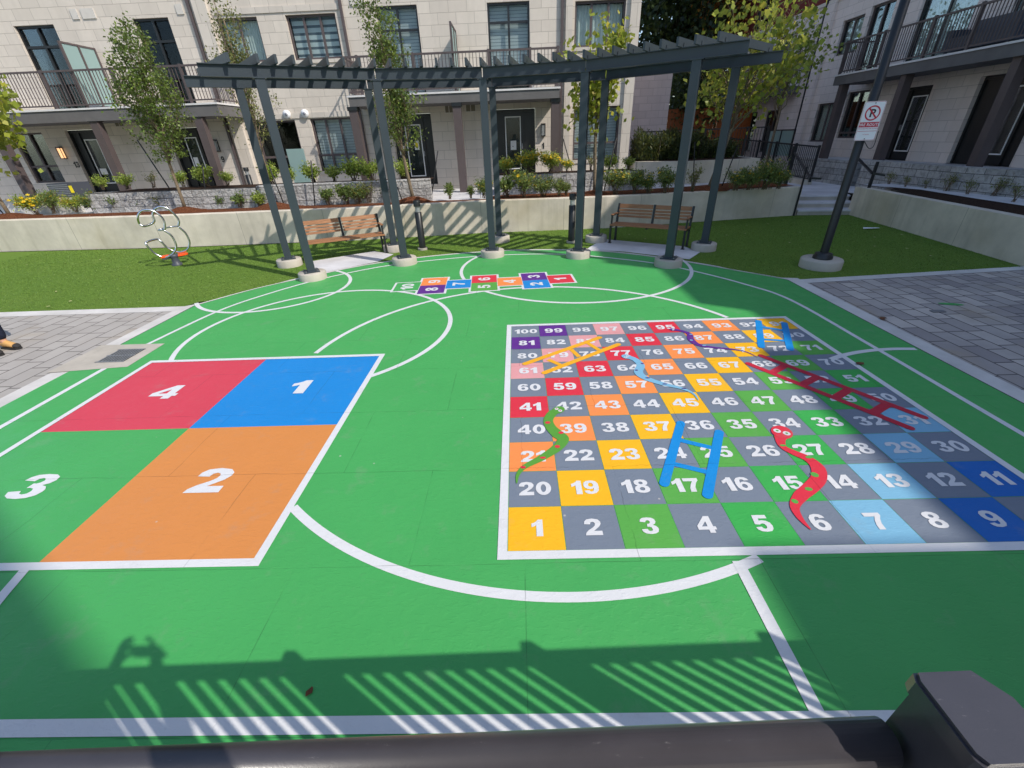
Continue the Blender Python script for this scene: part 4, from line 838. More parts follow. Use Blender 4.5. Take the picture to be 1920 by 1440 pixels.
#================================================================== BOLLARDS, LAMP, SIGN
def bollard(loc_,label,h=1.18):
    t=thing('bollard_light',label,'bollard',loc_,group='black cylindrical bollard lights')
    MB().cyl((0,0,0),.125,.05,28).build('base','concrete_footing',t); MB().lathe((0,0,.05),[(.085,0),(.085,h-.33),(.07,h-.32)],24).build('body','black_metal',t)
    MB().cyl((0,0,h-.27),.06,.13,20).build('lens','clear_lens',t); MB().lathe((0,0,h-.14),[(.085,0),(.085,.12),(.078,.135)],24).build('cap','black_metal',t); return t
p=at(793,468); bo=bollard((p.x,p.y,0),'black bollard light on the turf right of the sunny bench')
for (px,py,z,lab,s_) in((1071,455,0,'black bollard light on the turf left of the shaded bench',1),(478,372,.85,'black bollard light behind the left pergola posts above the wall',.85),(1217,330,.85,'black bollard light in front of the concrete planter',.8)):
    p=at(px,py,z); dup(bo,loc=(p.x,p.y,z),label=lab,scale=(1,1,s_))
LP=(5.93,8.5)
lt=thing('lamp_post','tall black lamp post on a round concrete base at the right lawn corner','lamp post',(*LP,0))
MB().lathe((0,0,-.02),[(.36,0),(.36,.17),(.345,.19),(.01,.192)],40).build('footing','concrete_footing',lt)
MB().lathe((0,0,.17),[(.17,0),(.17,.05),(.15,.07),(.15,.10),(.09,.12)],28).build('base_flange','black_metal',lt)
MB().lathe((0,0,.25),[(.072,0),(.064,5.2)],24).build('pole','black_metal',lt)
b=MB(); b.bar((0,0,5.4),(0,-.5,5.5),.08,.08); b.box((-.15,-1.0,5.45),(.15,-.5,5.55)); b.build('lamp_head','black_metal',lt)
cb=MB(); cb.tube(smooth_pts([(.07,-.02,2.15),(.16,-.04,2.05),(.24,-.03,2.08),(.26,0,2.3)],8),.006,6); cb.build('cable','black_metal',lt)
sg=thing('no_parking_sign','white fire route no parking sign fixed to the black lamp post','sign',(LP[0]-.02,LP[1]-.115,2.45)); sg.rotation_euler=(0,0,R(-14))
rm=Matrix.Rotation(R(90),4,'X')
def rrect(w_,h_,r_,n=6):
    pts=[]
    for cx,cy,a0 in((w_/2-r_,h_/2-r_,0),(-w_/2+r_,h_/2-r_,90),(-w_/2+r_,-h_/2+r_,180),(w_/2-r_,-h_/2+r_,270)):
        for k in range(n+1): a=R(a0+90*k/n); pts.append((cx+r_*math.cos(a),cy+r_*math.sin(a)))
    return pts
def signflat(name,pts,y,material,parent,th=.0): b=MB(); b.add([(p[0],y,p[1]) for p in pts],[tuple(range(len(pts)))]); return b.build(name,material,parent)
SW,SH=.305,.56
b=MB(); pts=rrect(SW,SH,.03); n=len(pts); b.add([(p[0],0,p[1]) for p in pts]+[(p[0],.004,p[1]) for p in pts],[tuple(range(n)),tuple(range(2*n-1,n-1,-1))]+[(k,n+k,n+(k+1)%n,(k+1)%n) for k in range(n)]); b.build('plate','white_plastic',sg)
def ringflat(name,po,pi_,y,m_,par):
    n=len(po); b=MB(); b.add([(p[0],y,p[1]) for p in po]+[(p[0],y,p[1]) for p in pi_],[(k,(k+1)%n,n+(k+1)%n,n+k) for k in range(n)]); return b.build(name,m_,par)
ringflat('border',rrect(SW-.012,SH-.012,.026),rrect(SW-.020,SH-.020,.022),-.002,'sign_red',sg)
cc=[(math.cos(2*math.pi*k/40),math.sin(2*math.pi*k/40)) for k in range(40)]
ringflat('prohibition_ring',[(p[0]*.108,p[1]*.108+.115) for p in cc],[(p[0]*.088,p[1]*.088+.115) for p in cc],-.003,'sign_red',sg)
text_on('letter','P',.115,Matrix.Translation((.004,-.0022,.115))@rm,'sign_black',sg,.03,1.0)
b=MB(); b.add([(-.07,-.004,.175),(-.055,-.004,.19),(.07,-.004,.055),(.056,-.004,.04)],[(0,3,2,1)]); b.build('slash','sign_red',sg)
signflat('band',[(-.138,-.085),(-.138,-.012),(.138,-.012),(.138,-.085)],-.002,'sign_red',sg)
text_on('lettering','FIRE ROUTE',.040,Matrix.Translation((0,-.0035,-.0485))@rm,'white_plastic',sg,.012,1.02,1.05)
text_on('lettering','VEHICLES WILL BE TOWED',.016,Matrix.Translation((0,-.0032,-.105))@rm,'sign_red',sg,.0,1.0)
signflat('rule',[(-.135,-.145),(-.135,-.140),(.135,-.140),(.135,-.145)],-.002,'sign_red',sg)
text_on('lettering','BY ORDER',.012,Matrix.Translation((0,-.0032,-.19))@rm,'sign_red',sg,.0,1.1)
for z in(.255,-.255): MB().tube([(0,-.006,z),(0,0,z)],.008,10).build('bolt','black_metal',sg)
for z in(.2,-.2): MB().box((-.07,.005,z-.02),(.07,.05,z+.02)).build('bracket','black_metal',sg)
#================================================================== SPRING RIDER
sp=at(333,497); SR=thing('spring_rider','stainless steel tube spring rider shaped like a numeral three on the left lawn','play equipment',(sp.x,sp.y,0))
def zp(x,y): return (240+x/9.6,370+y/9.6)
nrm=Vector((.45,-.9)).normalized()
def onp(px,py,off):
    d=ray(px,py); P=Vector((sp.x,sp.y))+Vector((.45,.9)).normalized()*0+Vector((-nrm.x,-nrm.y))*off
    t=(P.x*nrm.x+P.y*nrm.y)/(d.x*nrm.x+d.y*nrm.y); return Vector((d.x*t-sp.x,d.y*t-sp.y,H+d.z*t))
Fp=lambda L,o:[onp(*zp(*p),o) for p in L]
top=Fp([(660,590),(655,450),(590,340),(450,245),(330,225),(220,260),(175,360)],-.06)+Fp([(205,470),(280,520)],.0)+Fp([(420,480),(475,420),(445,310),(480,215),(580,170),(710,200),(840,310),(915,420),(905,520)],.18)
MB().tube(smooth_pts(top,6),.023,12).build('upper_loop','stainless',SR)
bot=Fp([(650,595),(780,690),(860,840),(845,970),(700,1075),(520,1035),(390,925),(325,840)],-.06)+Fp([(350,800)],.0)+Fp([(520,755),(600,800),(700,900),(830,970),(960,985),(1080,925),(1105,800),(1040,650),(905,525)],.18)
MB().tube(smooth_pts(bot,6),.023,12).build('lower_loop','stainless',SR)
MB().tube(smooth_pts(Fp([(660,585)],-.06)+Fp([(550,595),(600,570)],.0)+Fp([(760,535),(905,520)],.18),6),.017,10).build('cross_bar','stainless',SR)
b=MB(); q=onp(*zp(935,1030),.1); r0=onp(*zp(690,1050),.0)
dd=Vector((q.x-r0.x,q.y-r0.y)).normalized(); 
Mx=Matrix.Translation(q)@Matrix.Rotation(math.atan2(dd.y,dd.x),4,'Z'); pl=[(.17*math.cos(t)*(1 if math.cos(t)>0 else 1.0),.10*math.sin(t)) for t in [2*math.pi*k/20 for k in range(20)]]
n=20; b.add([Mx@Vector((p[0],p[1],-.02)) for p in pl]+[Mx@Vector((p[0],p[1],.02)) for p in pl],[tuple(range(n))[::-1],tuple(n+k for k in range(n))]+[(k,(k+1)%n,n+(k+1)%n,n+k) for k in range(n)]); b.build('foot_pad','orange_plastic',SR)
Mx=Matrix.Translation(r0)@Matrix.Rotation(math.atan2(dd.y,dd.x),4,'Z'); b=MB(); b.box((-.13,-.07,-.03),(.13,.07,.01),Mx); b.build('foot_pad','orange_plastic',SR)
Mx=Matrix.Translation((r0+q)/2)@Matrix.Rotation(math.atan2(dd.y,dd.x),4,'Z'); b=MB(); b.box((-.24,-.06,-.06),(.22,.06,-.025),Mx); b.build('platform','grey_plastic',SR)
MB().lathe((0,0,0),[(.11,0),(.11,.04),(.075,.06),(.085,.12),(.07,.16),(.085,.20),(.1,.26)],20).build('spring_housing','grey_plastic',SR)
#================================================================== TREES & PLANTS
def leaves(cent,size,spread,tintbias=None,droop=.0,elong=1.6):
    """cent: (n,3) leaf centres -> quads folded along the midrib"""
    n=len(cent); d=rng.normal(size=(n,3)); d[:,2]-=droop; d/=np.linalg.norm(d,axis=1)[:,None]; r=rng.normal(size=(n,3)); s=np.cross(d,r); s/=np.linalg.norm(s,axis=1)[:,None]; nn=np.cross(d,s)
    L=size*rng.uniform(.65,1.25,n)[:,None]; W=L/elong*.5
    v=np.stack([cent,cent+d*L*.5+s*W+nn*L*.08,cent+d*L,cent+d*L*.5-s*W+nn*L*.08],1); return v.reshape(-1,3)
def branch_tubes(b,start,end,r0,r1,seg=5,wob=.04,n=6):
    pts=[];rs=[]
    for k in range(seg+1):
        t=k/seg; p=Vector(start).lerp(Vector(end),t)+Vector((random.gauss(0,wob),random.gauss(0,wob),0))*(1 if 0<k<seg else 0)
        pts.append(p);rs.append(r0+(r1-r0)*t)
    b.tube(pts,rs,n); return pts
def tree(name,label,base,lean_to,hc0,htop,profile,nleaf,size,leafm,trunk_r,nlimb=12,up=.8,bark='bark',clump=.09,group=None,top_off=(0,0),density_pow=1.0,droop=.2,elong=1.6,sub=5):
    """profile: list (fraction of crown height, radius)"""
    t=thing(name,label,'tree',base,group=group); ch=htop-hc0
    b=MB(); tp=[]; N=10
    for k in range(N+1):
        f=k/N; z=f*(hc0+ch*.75); tp.append(Vector((top_off[0]*f+.03*math.sin(f*5+base[0]),top_off[1]*f+.02*math.cos(f*4),z)))
    b.tube(tp,[trunk_r*(1-.75*k/N)+.004 for k in range(N+1)],10); tr=b.build('trunk',bark,t)
    br=MB(); anchors=[]
    pr=lambda f:np.interp(f,[p[0] for p in profile],[p[1] for p in profile])
    for i in range(nlimb):
        f0=random.uniform(-.06,.5); z0=hc0+ch*f0*.7; a=i*2.399+random.uniform(-.3,.3)
        f1=min(.98,f0+random.uniform(.25,.5)); rr=pr(f1)*random.uniform(.6,.98)
        kf=z0/(hc0+ch*.75); s_=(top_off[0]*kf,top_off[1]*kf,z0); kf1=(hc0+ch*f1)/htop
        e=(top_off[0]*kf1+rr*math.cos(a),top_off[1]*kf1+rr*math.sin(a),hc0+ch*f1)
        lr=trunk_r*.38*(1-f0*.6); pts=branch_tubes(br,s_,e,lr,lr*.25,6,.03*htop/5)
        for q in range(sub):
            p=pts[random.randint(2,6)]; aa=random.uniform(0,6.28); L=random.uniform(.25,.6)*max(.3,pr(f1)); e2=p+Vector((math.cos(aa)*L,math.sin(aa)*L,L*random.uniform(.1,up*1.3)))
            pp=branch_tubes(br,p,e2,lr*.35,lr*.1,3,.015,4); anchors+= [pp[1],pp[2],pp[3]]
        anchors+=pts[3:]
    br.build('branches',bark,t)
    A=np.array([tuple(x) for x in anchors])
    # extra clump centres through the crown volume
    m_=max(10,nleaf//45); f=rng.uniform(0,1,m_)**density_pow; a=rng.uniform(0,2*math.pi,m_); rr=np.sqrt(rng.uniform(.05,1,m_))*np.array([pr(x) for x in f]); z=hc0+ch*f; kf=z/htop
    E=np.c_[top_off[0]*kf+rr*np.cos(a),top_off[1]*kf+rr*np.sin(a),z]; cc_=np.r_[A,E]
    idx=rng.integers(0,len(cc_),nleaf); cent=cc_[idx]+rng.normal(0,clump,(nleaf,3))
    me=tri_mesh('crown',leaves(cent,size,0,droop=droop,elong=elong),4,np.clip(rng.normal(.45,.22,nleaf)+(rng.normal(0,.12,len(cc_))[idx]),0,1)); me.materials.append(mat(leafm)); obj('crown',me,t)
    return t
def tz(px,py,z): p=at(px,py,z); return (p.x,p.y,z)
# measured tree tops give the lean
def toff(base,px,py,z):
    # where the ray through the top pixel passes at height z, relative to the base, horizontally across only
    d=ray(px,py); Pz=Vector(base); t=Pz.y/d.y; return ((d.x*t-Pz.x),0)
g_t='young trees in the planting beds'
b0=tz(350,388,.95); b0=(b0[0],min(b0[1],14.3 if b0[0]>-2 else 13.75),.88); mound(b0[0],b0[1],.84,.75,.14)
tree('columnar_tree','columnar young tree with dense small green leaves by the left balcony',b0,None,1.35,4.45,[(0,.3),(.12,.72),(.3,.86),(.5,.74),(.75,.52),(.9,.42),(1,.15)],8000,.072,'leaf_green',.045,22,1.2,clump=.07,group=g_t,top_off=(.3,0))
b0=tz(553,372,.95); b0=(b0[0],min(b0[1],14.3 if b0[0]>-2 else 13.75),.88); mound(b0[0],b0[1],.84,.8,.16)
tree('columnar_tree','slender young tree with thin foliage and bare lower branches behind the left pergola posts',b0,None,1.5,5.3,[(0,.2),(.15,.75),(.35,.75),(.5,.42),(.65,.38),(.85,.36),(1,.12)],3200,.066,'leaf_olive',.045,22,1.3,clump=.08,group=g_t,top_off=(.1,0),sub=6)
tree_extra=None
b0=tz(783,368,.95); b0=(b0[0],min(b0[1],14.3 if b0[0]>-2 else 13.75),.88); mound(b0[0],b0[1],.84,.8,.18)
tree('columnar_tree','columnar young tree with green leaves in front of the door with notices',b0,None,1.25,5.1,[(0,.35),(.1,.72),(.35,.68),(.5,.45),(.65,.42),(.85,.4),(1,.15)],6500,.07,'leaf_green',.05,22,1.1,clump=.075,group=g_t,top_off=(-.3,0))
b0=tz(1108,352,.95); b0=(b0[0],min(b0[1],14.3 if b0[0]>-2 else 13.75),.88); mound(b0[0],b0[1],.84,.7,.1)
tree('linden_tree','young tree with large yellow-green leaves in front of the tall corner windows',b0,None,1.25,4.35,[(0,.5),(.2,.95),(.5,.75),(.72,.8),(.9,.7),(1,.25)],1300,.15,'leaf_yellow',.05,14,.7,clump=.13,group=g_t,top_off=(-.05,0),elong=1.15,droop=.8)
b0=tz(1328,347,.95); b0=(b0[0],min(b0[1],14.3 if b0[0]>-2 else 13.75),.88); mound(b0[0],b0[1],.84,.7,.1)
tree('linden_tree','bushy young tree with large yellow-green leaves behind the right pergola posts',b0,None,1.4,5.2,[(0,.6),(.2,1.4),(.5,1.5),(.8,1.2),(1,.5)],1750,.15,'leaf_yellow',.055,24,.7,clump=.15,group=g_t,top_off=(.85,0),elong=1.15,droop=.8,sub=7)
b0=tz(40,398,.95); b0=(b0[0],min(b0[1],14.3 if b0[0]>-2 else 13.75),.88); mound(b0[0],b0[1],.84,.9,.14)
tree('linden_tree','young tree with large yellow-green leaves at the far left edge',b0,None,1.2,3.9,[(0,.8),(.3,1.6),(.6,1.6),(1,.5)],2000,.19,'leaf_yellow',.05,14,.6,clump=.18,group=g_t,top_off=(-.1,0),elong=1.2,droop=.8)
# green tree in front of the far right facade
b0=(11.2,21.5,.5); tree('young_tree','green-leaved young tree beside the ramp in front of the far balcony',b0,None,2.2,6.2,[(0,.5),(.3,1.3),(.6,1.3),(1,.4)],1100,.15,'leaf_shrub',.06,18,.6,clump=.2,group=g_t,elong=1.2,droop=.6)
# background trees
bgt='large trees beyond the courtyard'
for i,(x,y,h0,h1,rad,lm,n,s_,lab) in enumerate([(11.5,36,3,15,4.0,'leaf_dark',15000,.32,'large dark green tree beyond the annex building'),(16.5,40,4,18,5.0,'leaf_dark',15000,.34,'tall dark tree behind the pergola end'),(14.0,34,5.6,10.5,2.3,'leaf_orange',3000,.26,'tree with orange autumn leaves high above the pergola'),(7.0,40,2,13,4,'leaf_dark',9000,.34,'dark tree behind the apartment building corner'),(22,37,1,14,4.5,'leaf_dark',9000,.34,'dark tree behind the far end of the right building'),(10.6,30,1.5,6.5,1.6,'leaf_dark',5000,.2,'small dark tree beside the annex wall')]):
    tree('background_tree',lab,(x,y,0),None,h0,h1,[(0,rad*.5),(.25,rad),(.6,rad*.9),(.85,rad*.6),(1,rad*.15)],n,s_,lm,.28 if rad>3 else .16,18,.6,'bark_dark',clump=.45 if rad>2 else .25,group=bgt,droop=.2,elong=1.4)
# stakes
def stake(px0,py0,px1,py1,z,label):
    b=Vector(tz(px0,py0,z)); d=ray(px1,py1); t=b.y/d.y; e=Vector((d.x*t,b.y,H+d.z*t)); o=MB().tube([(0,0,-.05),e-b],.018,8).build('tree_stake','stake_black',loc=b); tag(o,label,'stake','black stakes supporting the young trees')
for a in ((343,390,257,262,'long leaning black stake left of the leftmost columnar tree'),(388,387,379,308,'short black stake right of the leftmost columnar tree'),(534,386,505,313,'black stake left of the thin-leaved tree'),(590,385,583,301,'black stake right of the thin-leaved tree, behind the sunny bench'),(755,377,745,350,'black stake left of the trunk before the door with notices'),(808,371,821,283,'black stake right of the trunk before the door with notices'),(1080,345,1056,260,'leaning black stake left of the tree at the tall corner windows'),(1132,358,1156,258,'black stake right of the tree at the tall corner windows'),(1300,345,1303,266,'upright black stake left of the bushy yellow-green tree'),(1353,349,1384,272,'leaning black stake right of the bushy yellow-green tree'),(67,382,58,350,'short black stake right of the far left tree'),(9,403,-12,380,'black stake at the left edge of the photo')):
    stake(*a[:4],.86,a[4])
ORD=['first','second','third','fourth','fifth','sixth','seventh','eighth','ninth','tenth','eleventh','twelfth','thirteenth','fourteenth','fifteenth','sixteenth']
def shrub_proto(kind):
    """returns list of (name, mesh)"""
    b=MB(); out=[]; P=dict(flower=(1500,.25,.42,.05,'leaf_fine'),green=(900,.25,.42,.06,'leaf_shrub'),tuft=(420,.15,.34,.08,'leaf_fine'),sparse=(220,.2,.42,.05,'leaf_olive'),gold=(1500,.3,.42,.055,'leaf_shrub'))[kind]
    n,r,h,ls,lm=P; tips=[]
    for k in range(14 if kind!='sparse' else 9):
        a=random.uniform(0,6.28); rr=r*random.uniform(.3,1); e=Vector((rr*math.cos(a),rr*math.sin(a),h*random.uniform(.6,1.0)))
        s_=Vector((random.gauss(0,.03),random.gauss(0,.03),0)); m_=(s_+e)/2+Vector((0,0,.06)); b.tube([s_,m_,e],[.007,.005,.003],5); tips+=[m_.lerp(e,t) for t in(.0,.3,.6,1.0)]
    out.append(('stems',b,'bark'))
    T=np.array([tuple(t) for t in tips]); idx=rng.integers(0,len(T),n); c=T[idx]+rng.normal(0,r*.2,(n,3)); c[:,2]=np.clip(c[:,2],.03,None)
    c0=c.copy(); me=tri_mesh('foliage',leaves(c,ls,0,droop=-.5,elong=2.6 if kind!='green' else 1.8),4,np.clip(rng.normal(.5,.25,n),0,1)); me.materials.append(mat(lm)); fo=me
    fl=None
    if kind in('flower','gold'):
        n2=34 if kind=='flower' else 90; c=[];tt=[]
        top_=T[T[:,2]>h*.45]; ii=rng.integers(0,len(top_),n2); cc_=top_[ii]+np.c_[rng.normal(0,r*.2,(n2,2)),rng.uniform(.0,.06,n2)]
        vs=[]
        for q in cc_:
            rr=random.uniform(.018,.030) if kind=='flower' else random.uniform(.022,.036)
            for k in range(5):
                a0=k*1.2566; p=[(0,0,0),(rr*math.cos(a0-.5),rr*math.sin(a0-.5),.006),(rr*1.4*math.cos(a0),rr*1.4*math.sin(a0),.01),(rr*math.cos(a0+.5),rr*math.sin(a0+.5),.006)]
                vs+=[(q[0]+v[0],q[1]+v[1]*.8-abs(v[1])*.0,q[2]+v[2]+v[1]*.6) for v in p]
        L0=leaves(c0,ls,0,droop=-.5,elong=2.6 if kind!='green' else 1.8); VV=np.r_[L0,np.array(vs)]; fo=tri_mesh('foliage',VV,4,np.r_[np.clip(rng.normal(.5,.25,n),0,1),rng.uniform(0,1,len(vs)//4)]); fo.materials.append(mat(lm)); fo.materials.append(mat('petal_yellow')); fo.polygons.foreach_set('material_index',np.r_[np.zeros(n,dtype=np.int32),np.ones(len(vs)//4,dtype=np.int32)]); fl=True
    return b,fo,fl
PROTO={}
def shrub(kind,loc_,sc,label,group):
    v=random.randint(0,2); key=(kind,v)
    if key not in PROTO:
        b,fo,fl=shrub_proto(kind); t=thing('flowering_shrub' if fl else 'shrub',label,'shrub',loc_,group=group); b.build('stems','bark',t); obj('foliage',fo,t)
        t.scale=(sc,sc,sc); t.rotation_euler=(0,0,random.uniform(0,6)); PROTO[key]=t; return t
    return dup(PROTO[key],loc_,random.uniform(0,6),sc,label,group)
def row(items,group,phr):
    for i,(kind,px,py,z,sc) in enumerate(items):
        what={'flower':'yellow-dotted shrub','gold':'golden-flowered shrub','green':'leafy green shrub','tuft':'small grassy tuft','sparse':'thin sparse shrub'}[kind]
        ordn=ORD[i] if i<len(ORD) else str(i+1)+'th'
        shrub(kind,tz(px,py,z),sc*random.uniform(1.0,1.55),f'{what}, {ordn} from left {phr}',group)
row([('gold',70,402,.86,.95),('flower',105,400,.86,1.0),('gold',143,398,.86,.9),('flower',180,397,.86,1.0),('tuft',222,396,.86,1.25),('tuft',268,394,.86,.8),('sparse',305,393,.86,.7)],'plants along the left end of the retaining wall','in the strip left of the columnar tree')
row([('tuft',420,389,.86,.75),('tuft',452,389,.86,.8),('green',487,388,.86,.75),('tuft',617,384,.86,1.0),('tuft',650,383,.86,.9),('flower',672,382,.86,.9),('sparse',694,380,.86,1.0),('sparse',728,378,.86,.7)],'plants behind the left bench','in the mulch strip behind the left bench')
row([('tuft',843,373,.86,.95),('tuft',884,372,.86,.9),('flower',907,371,.86,.8),('tuft',948,370,.86,1.1),('flower',983,370,.86,1.1),('flower',1018,369,.86,1.05),('flower',1048,368,.86,1.0),('tuft',1062,366,.86,.7)],'plants behind the middle pergola posts','in the mulch strip behind the middle pergola posts')
row([('flower',1153,364,.86,1.05),('flower',1190,363,.86,1.05),('flower',1215,363,.86,1.0),('flower',1246,362,.86,1.1),('sparse',1297,359,.86,1.15),('flower',1378,357,.85,1.0),('flower',1402,356,.85,1.05),('flower',1432,355,.85,1.1),('flower',1460,354,.85,1.0)],'flowering shrubs behind the right bench','above the wall behind the right bench')
row([('green',195,356,1.36,.75),('green',240,355,1.36,.85),('sparse',290,352,1.36,.8),('green',345,350,1.36,.8),('green',388,349,1.36,.85),('green',428,348,1.36,.85),('green',512,345,1.36,.9),('green',545,344,1.36,.9)],'green shrubs above the left block walls','on top of the left block wall')
row([('green',590,343,1.36,.9),('green',628,341,1.36,.75),('green',665,340,1.36,1.0),('green',697,339,1.36,.95),('green',757,336,1.36,.85)],'green shrubs above the block wall behind the left bench','on the block wall behind the bench')
row([('gold',950,326,1.36,.85),('gold',990,325,1.36,.95),('gold',1032,323,1.36,.85),('gold',1063,322,1.36,.75),('sparse',1108,320,1.36,.9),('green',1143,320,1.36,.7),('green',1178,318,1.36,.75)],'flowering shrubs before the door numbered 1','on the block wall before the door numbered 1')
row([('sparse',1666,345,.74,.6),('sparse',1697,350,.74,.5),('sparse',1735,353,.74,.55),('sparse',1772,358,.74,.75),('sparse',1813,364,.74,.8),('sparse',1862,367,.74,.75),('sparse',1900,378,.74,.65)],'thin shrubs along the right retaining wall','in the bed behind the right retaining wall')
row([('sparse',1765,293,1.33,.6),('sparse',1800,296,1.33,.6),('sparse',1840,297,1.33,.6),('sparse',1885,298,1.33,.6)],'low plants below the right building doors','on the long block wall of the right building')
# hedges
def hedge(label,x0,y0,x1,y1,z,h,n,lm='leaf_dark',s_=.07,spiky=True,nm='hedge'):
    t=thing(nm,label,'hedge',((x0+x1)/2,(y0+y1)/2,z)); c=np.c_[rng.uniform(x0,x1,n)-(x0+x1)/2,rng.uniform(y0,y1,n)-(y0+y1)/2,rng.uniform(0,1,n)]
    hh2=h*(.75+.25*np.sin(c[:,0]*5+1)*np.cos(c[:,1]*3)+rng.uniform(-.1,.15,n)); c[:,2]*=hh2
    me=tri_mesh('foliage',leaves(c,s_,0,droop=-1.6 if spiky else 0,elong=4 if spiky else 1.6),4,np.clip(rng.normal(.45,.28,n),0,1)); me.materials.append(mat(lm)); obj('foliage',me,t)
    b=MB()
    for k in range(14):
        x=random.uniform(x0,x1)-(x0+x1)/2; y=random.uniform(y0,y1)-(y0+y1)/2; b.tube([(x,y,0),(x+.05,y,h*.7)],[.012,.006],5)
    b.build('stems','bark_dark',t)
hedge('dark green spiky hedge in the concrete planter by the building corner',4.5,17.6,6.9,19.2,1.5,.95,14000,'leaf_dark',.13)
hedge('low dark hedge behind the right end of the concrete planter',7.0,17.8,8.2,19.4,1.5,.65,5000,'leaf_dark',.09,False,'low_hedge')
#================================================================== FENCES & RAILS at the back right
def picket(name,label,p,q,z0,z1,n,post=4,m_='black_metal',cat='railing',boards=False,zq=None):
    p=Vector(p);q=Vector(q); t=thing(name,label,cat,(p.x,p.y,0)); L=q-p; dz=(zq or 0)
    P=lambda f,z:(L.x*f,L.y*f,z+dz*f)
    b=MB(); b.bar(P(0,z1-.025),P(1,z1-.025),.05,.05); b.bar(P(0,z0+.1),P(1,z0+.1),.03,.03); b.build('rails',m_,t); b=MB()
    for k in range(n):
        f=(k+.5)/n; w_=.016 if not boards else L.length/n*.94
        if boards: d=L.normalized()*w_/2; b.bar((L.x*f-d.x,L.y*f-d.y,(z0+z1)/2+dz*f),(L.x*f+d.x,L.y*f+d.y,(z0+z1)/2+dz*f),.02,z1-z0-.06)
        else: b.bar(P(f,z0+.11),P(f,z1-.05),.016,.016,Vector((0,1,0)))
        b.build('board' if boards else 'baluster',m_,t); b=MB()
    for k in range(post+1): f=k/post; b=MB(); b.bar(P(f,z0),P(f,z1+.03),.07,.07,Vector((0,1,0))); b.build('fence_post',m_,t)
    return t
picket('ramp_railing','black metal railing with pickets along the right side of the ramp',(11.15,18.0),(11.15,25.5),.55,1.75,62,5,zq=.25)
MB().prism([(11.0,18.1),(11.3,18.1),(11.3,24.5),(11.0,24.5)],.3,.62).build('kerb_wall','concrete_wall',label='low concrete kerb wall under the ramp railing',cat='wall')
picket('metal_fence','dark metal fence behind the hedge at the back of the courtyard',(6.0,23.2),(11.5,22.6),1.1,2.45,44,6,'dark_fence','fence')
picket('wooden_fence','orange-brown wooden board fence at the far back',(8.0,29.5),(13.8,29.5),1.0,3.5,30,4,'fence_wood','fence',True)
b=MB()
def handrail(label,rail,posts):
    o=rail[1]; o=Vector((o.x,o.y,0)); t=thing('handrail',label,'handrail',o)
    r=MB()
    for a_,c_ in zip(rail,rail[1:]): r.bar(a_-o,c_-o,.05,.05)
    r.build('rail','black_metal',t)
    for b_,top,w_ in posts: MB().bar(b_-o,top-o,w_,w_,Vector((0,1,0))).build('post','black_metal',t)
def vpost(px0,py0,px1,py1,y,zb): p=atY(px0,py0,y); return (Vector((p.x,y,zb)),Vector((p.x,y,height_over(p,px1,py1))))
handrail('black handrail with bent end on the left side of the steps',[atY(1489.7,286,16.4),atY(1520,334,14.0),atY(1540,335,13.8)],[(*vpost(1490,397,1510,312,14.25,.0),.04),(*vpost(1478,324,1490,274,16.5,.45),.09)])
handrail('black handrail on the right side of the steps beside the lamp post',[atY(1604,292,15.4),atY(1636,325,13.75),atY(1660,329,13.55)],[(*vpost(1615,393,1647,303,13.75,.25),.06)])
ps=thing('patio_screen','frosted two-panel patio screen in a black frame behind the ramp railing','privacy screen',(12.3,21.9,1.2))
for k in range(3): MB().box((-.03,k*1.05-.03,0),(.03,k*1.05+.03,1.1)).build('frame_post','black_metal',ps)
MB().box((-.025,.03,1.05),(.025,2.07,1.10)).build('frame_rail','black_metal',ps); MB().box((-.006,.04,.05),(.006,1.01,1.045)).build('panel','frosted_glass',ps); MB().box((-.006,1.09,.05),(.006,2.06,1.045)).build('panel','frosted_glass',ps)
# air conditioner
ap=atY(120,362,15.9); az=atY(112,344,15.9).z-.9
ac=thing('air_conditioner','grey louvred outdoor air conditioning unit with yellow sticker at the left patio','air conditioner',(ap.x,15.9,.9))
MB().box((-.46,0,.0),(.40,.7,az)).build('casing','grey_plastic',ac); b=MB()
for k in range(int(az/.055)-1): z=.05+k*.055; b.box((-.45,-.015,z),(.24,-.001,z+.03))
b.build('louvres','galvanised',ac); MB().box((.28,-.02,az-.3),(.38,-.003,az-.08)).build('sticker','sticker_yellow',ac)
wall_strip('garden_wall',[(-22,14.75),(-14.2,14.75)],1.24,.25,'concrete_curb','low pale concrete wall behind the far left tree',zb=.7)
MB().ribbon([(p[0],p[1]-.012) for p in back[:4]],.03,.012).build('turf_edge','stake_black',kind='structure')
mp_=MB(); mp_.box((-16.02,FY-.07,1.62),(-15.88,FY-.001,1.85)); mp_.build('utility_box','door_black',A)
#================================================================== SMALL THINGS
def leaf_litter(px,py,z,m_,s_,label,name='fallen_leaf'):
    p=at(px,py,z); a=random.uniform(0,6); b=MB(); pts=[]
    for k in range(9):
        t=2*math.pi*k/9; r_=s_*(1 if k%2 else .72)*random.uniform(.8,1.1); pts.append((r_*math.cos(t)*1.3,r_*math.sin(t)*.8,random.uniform(.004,.35*s_)))
    b.add([(0,0,.004)]+pts,[(0,1+k,1+(k+1)%9) for k in range(9)]); o=b.build(name,m_,loc=(p.x,p.y,z)); o.rotation_euler=(0,0,a); tag(o,label,'leaf','scattered fallen leaves')
leaf_litter(581,1297,Z_COURT+.002,'dead_leaf',.022,'small curled brown leaf on the green court in the railing shadow'); leaf_litter(1611,682,Z_L2+.004,'dead_leaf',.045,'brown leaf lying on the right border of the numbered board')
leaf_litter(1655,598,.008,'dead_leaf',.06,'rusty brown leaf on the right curb'); 
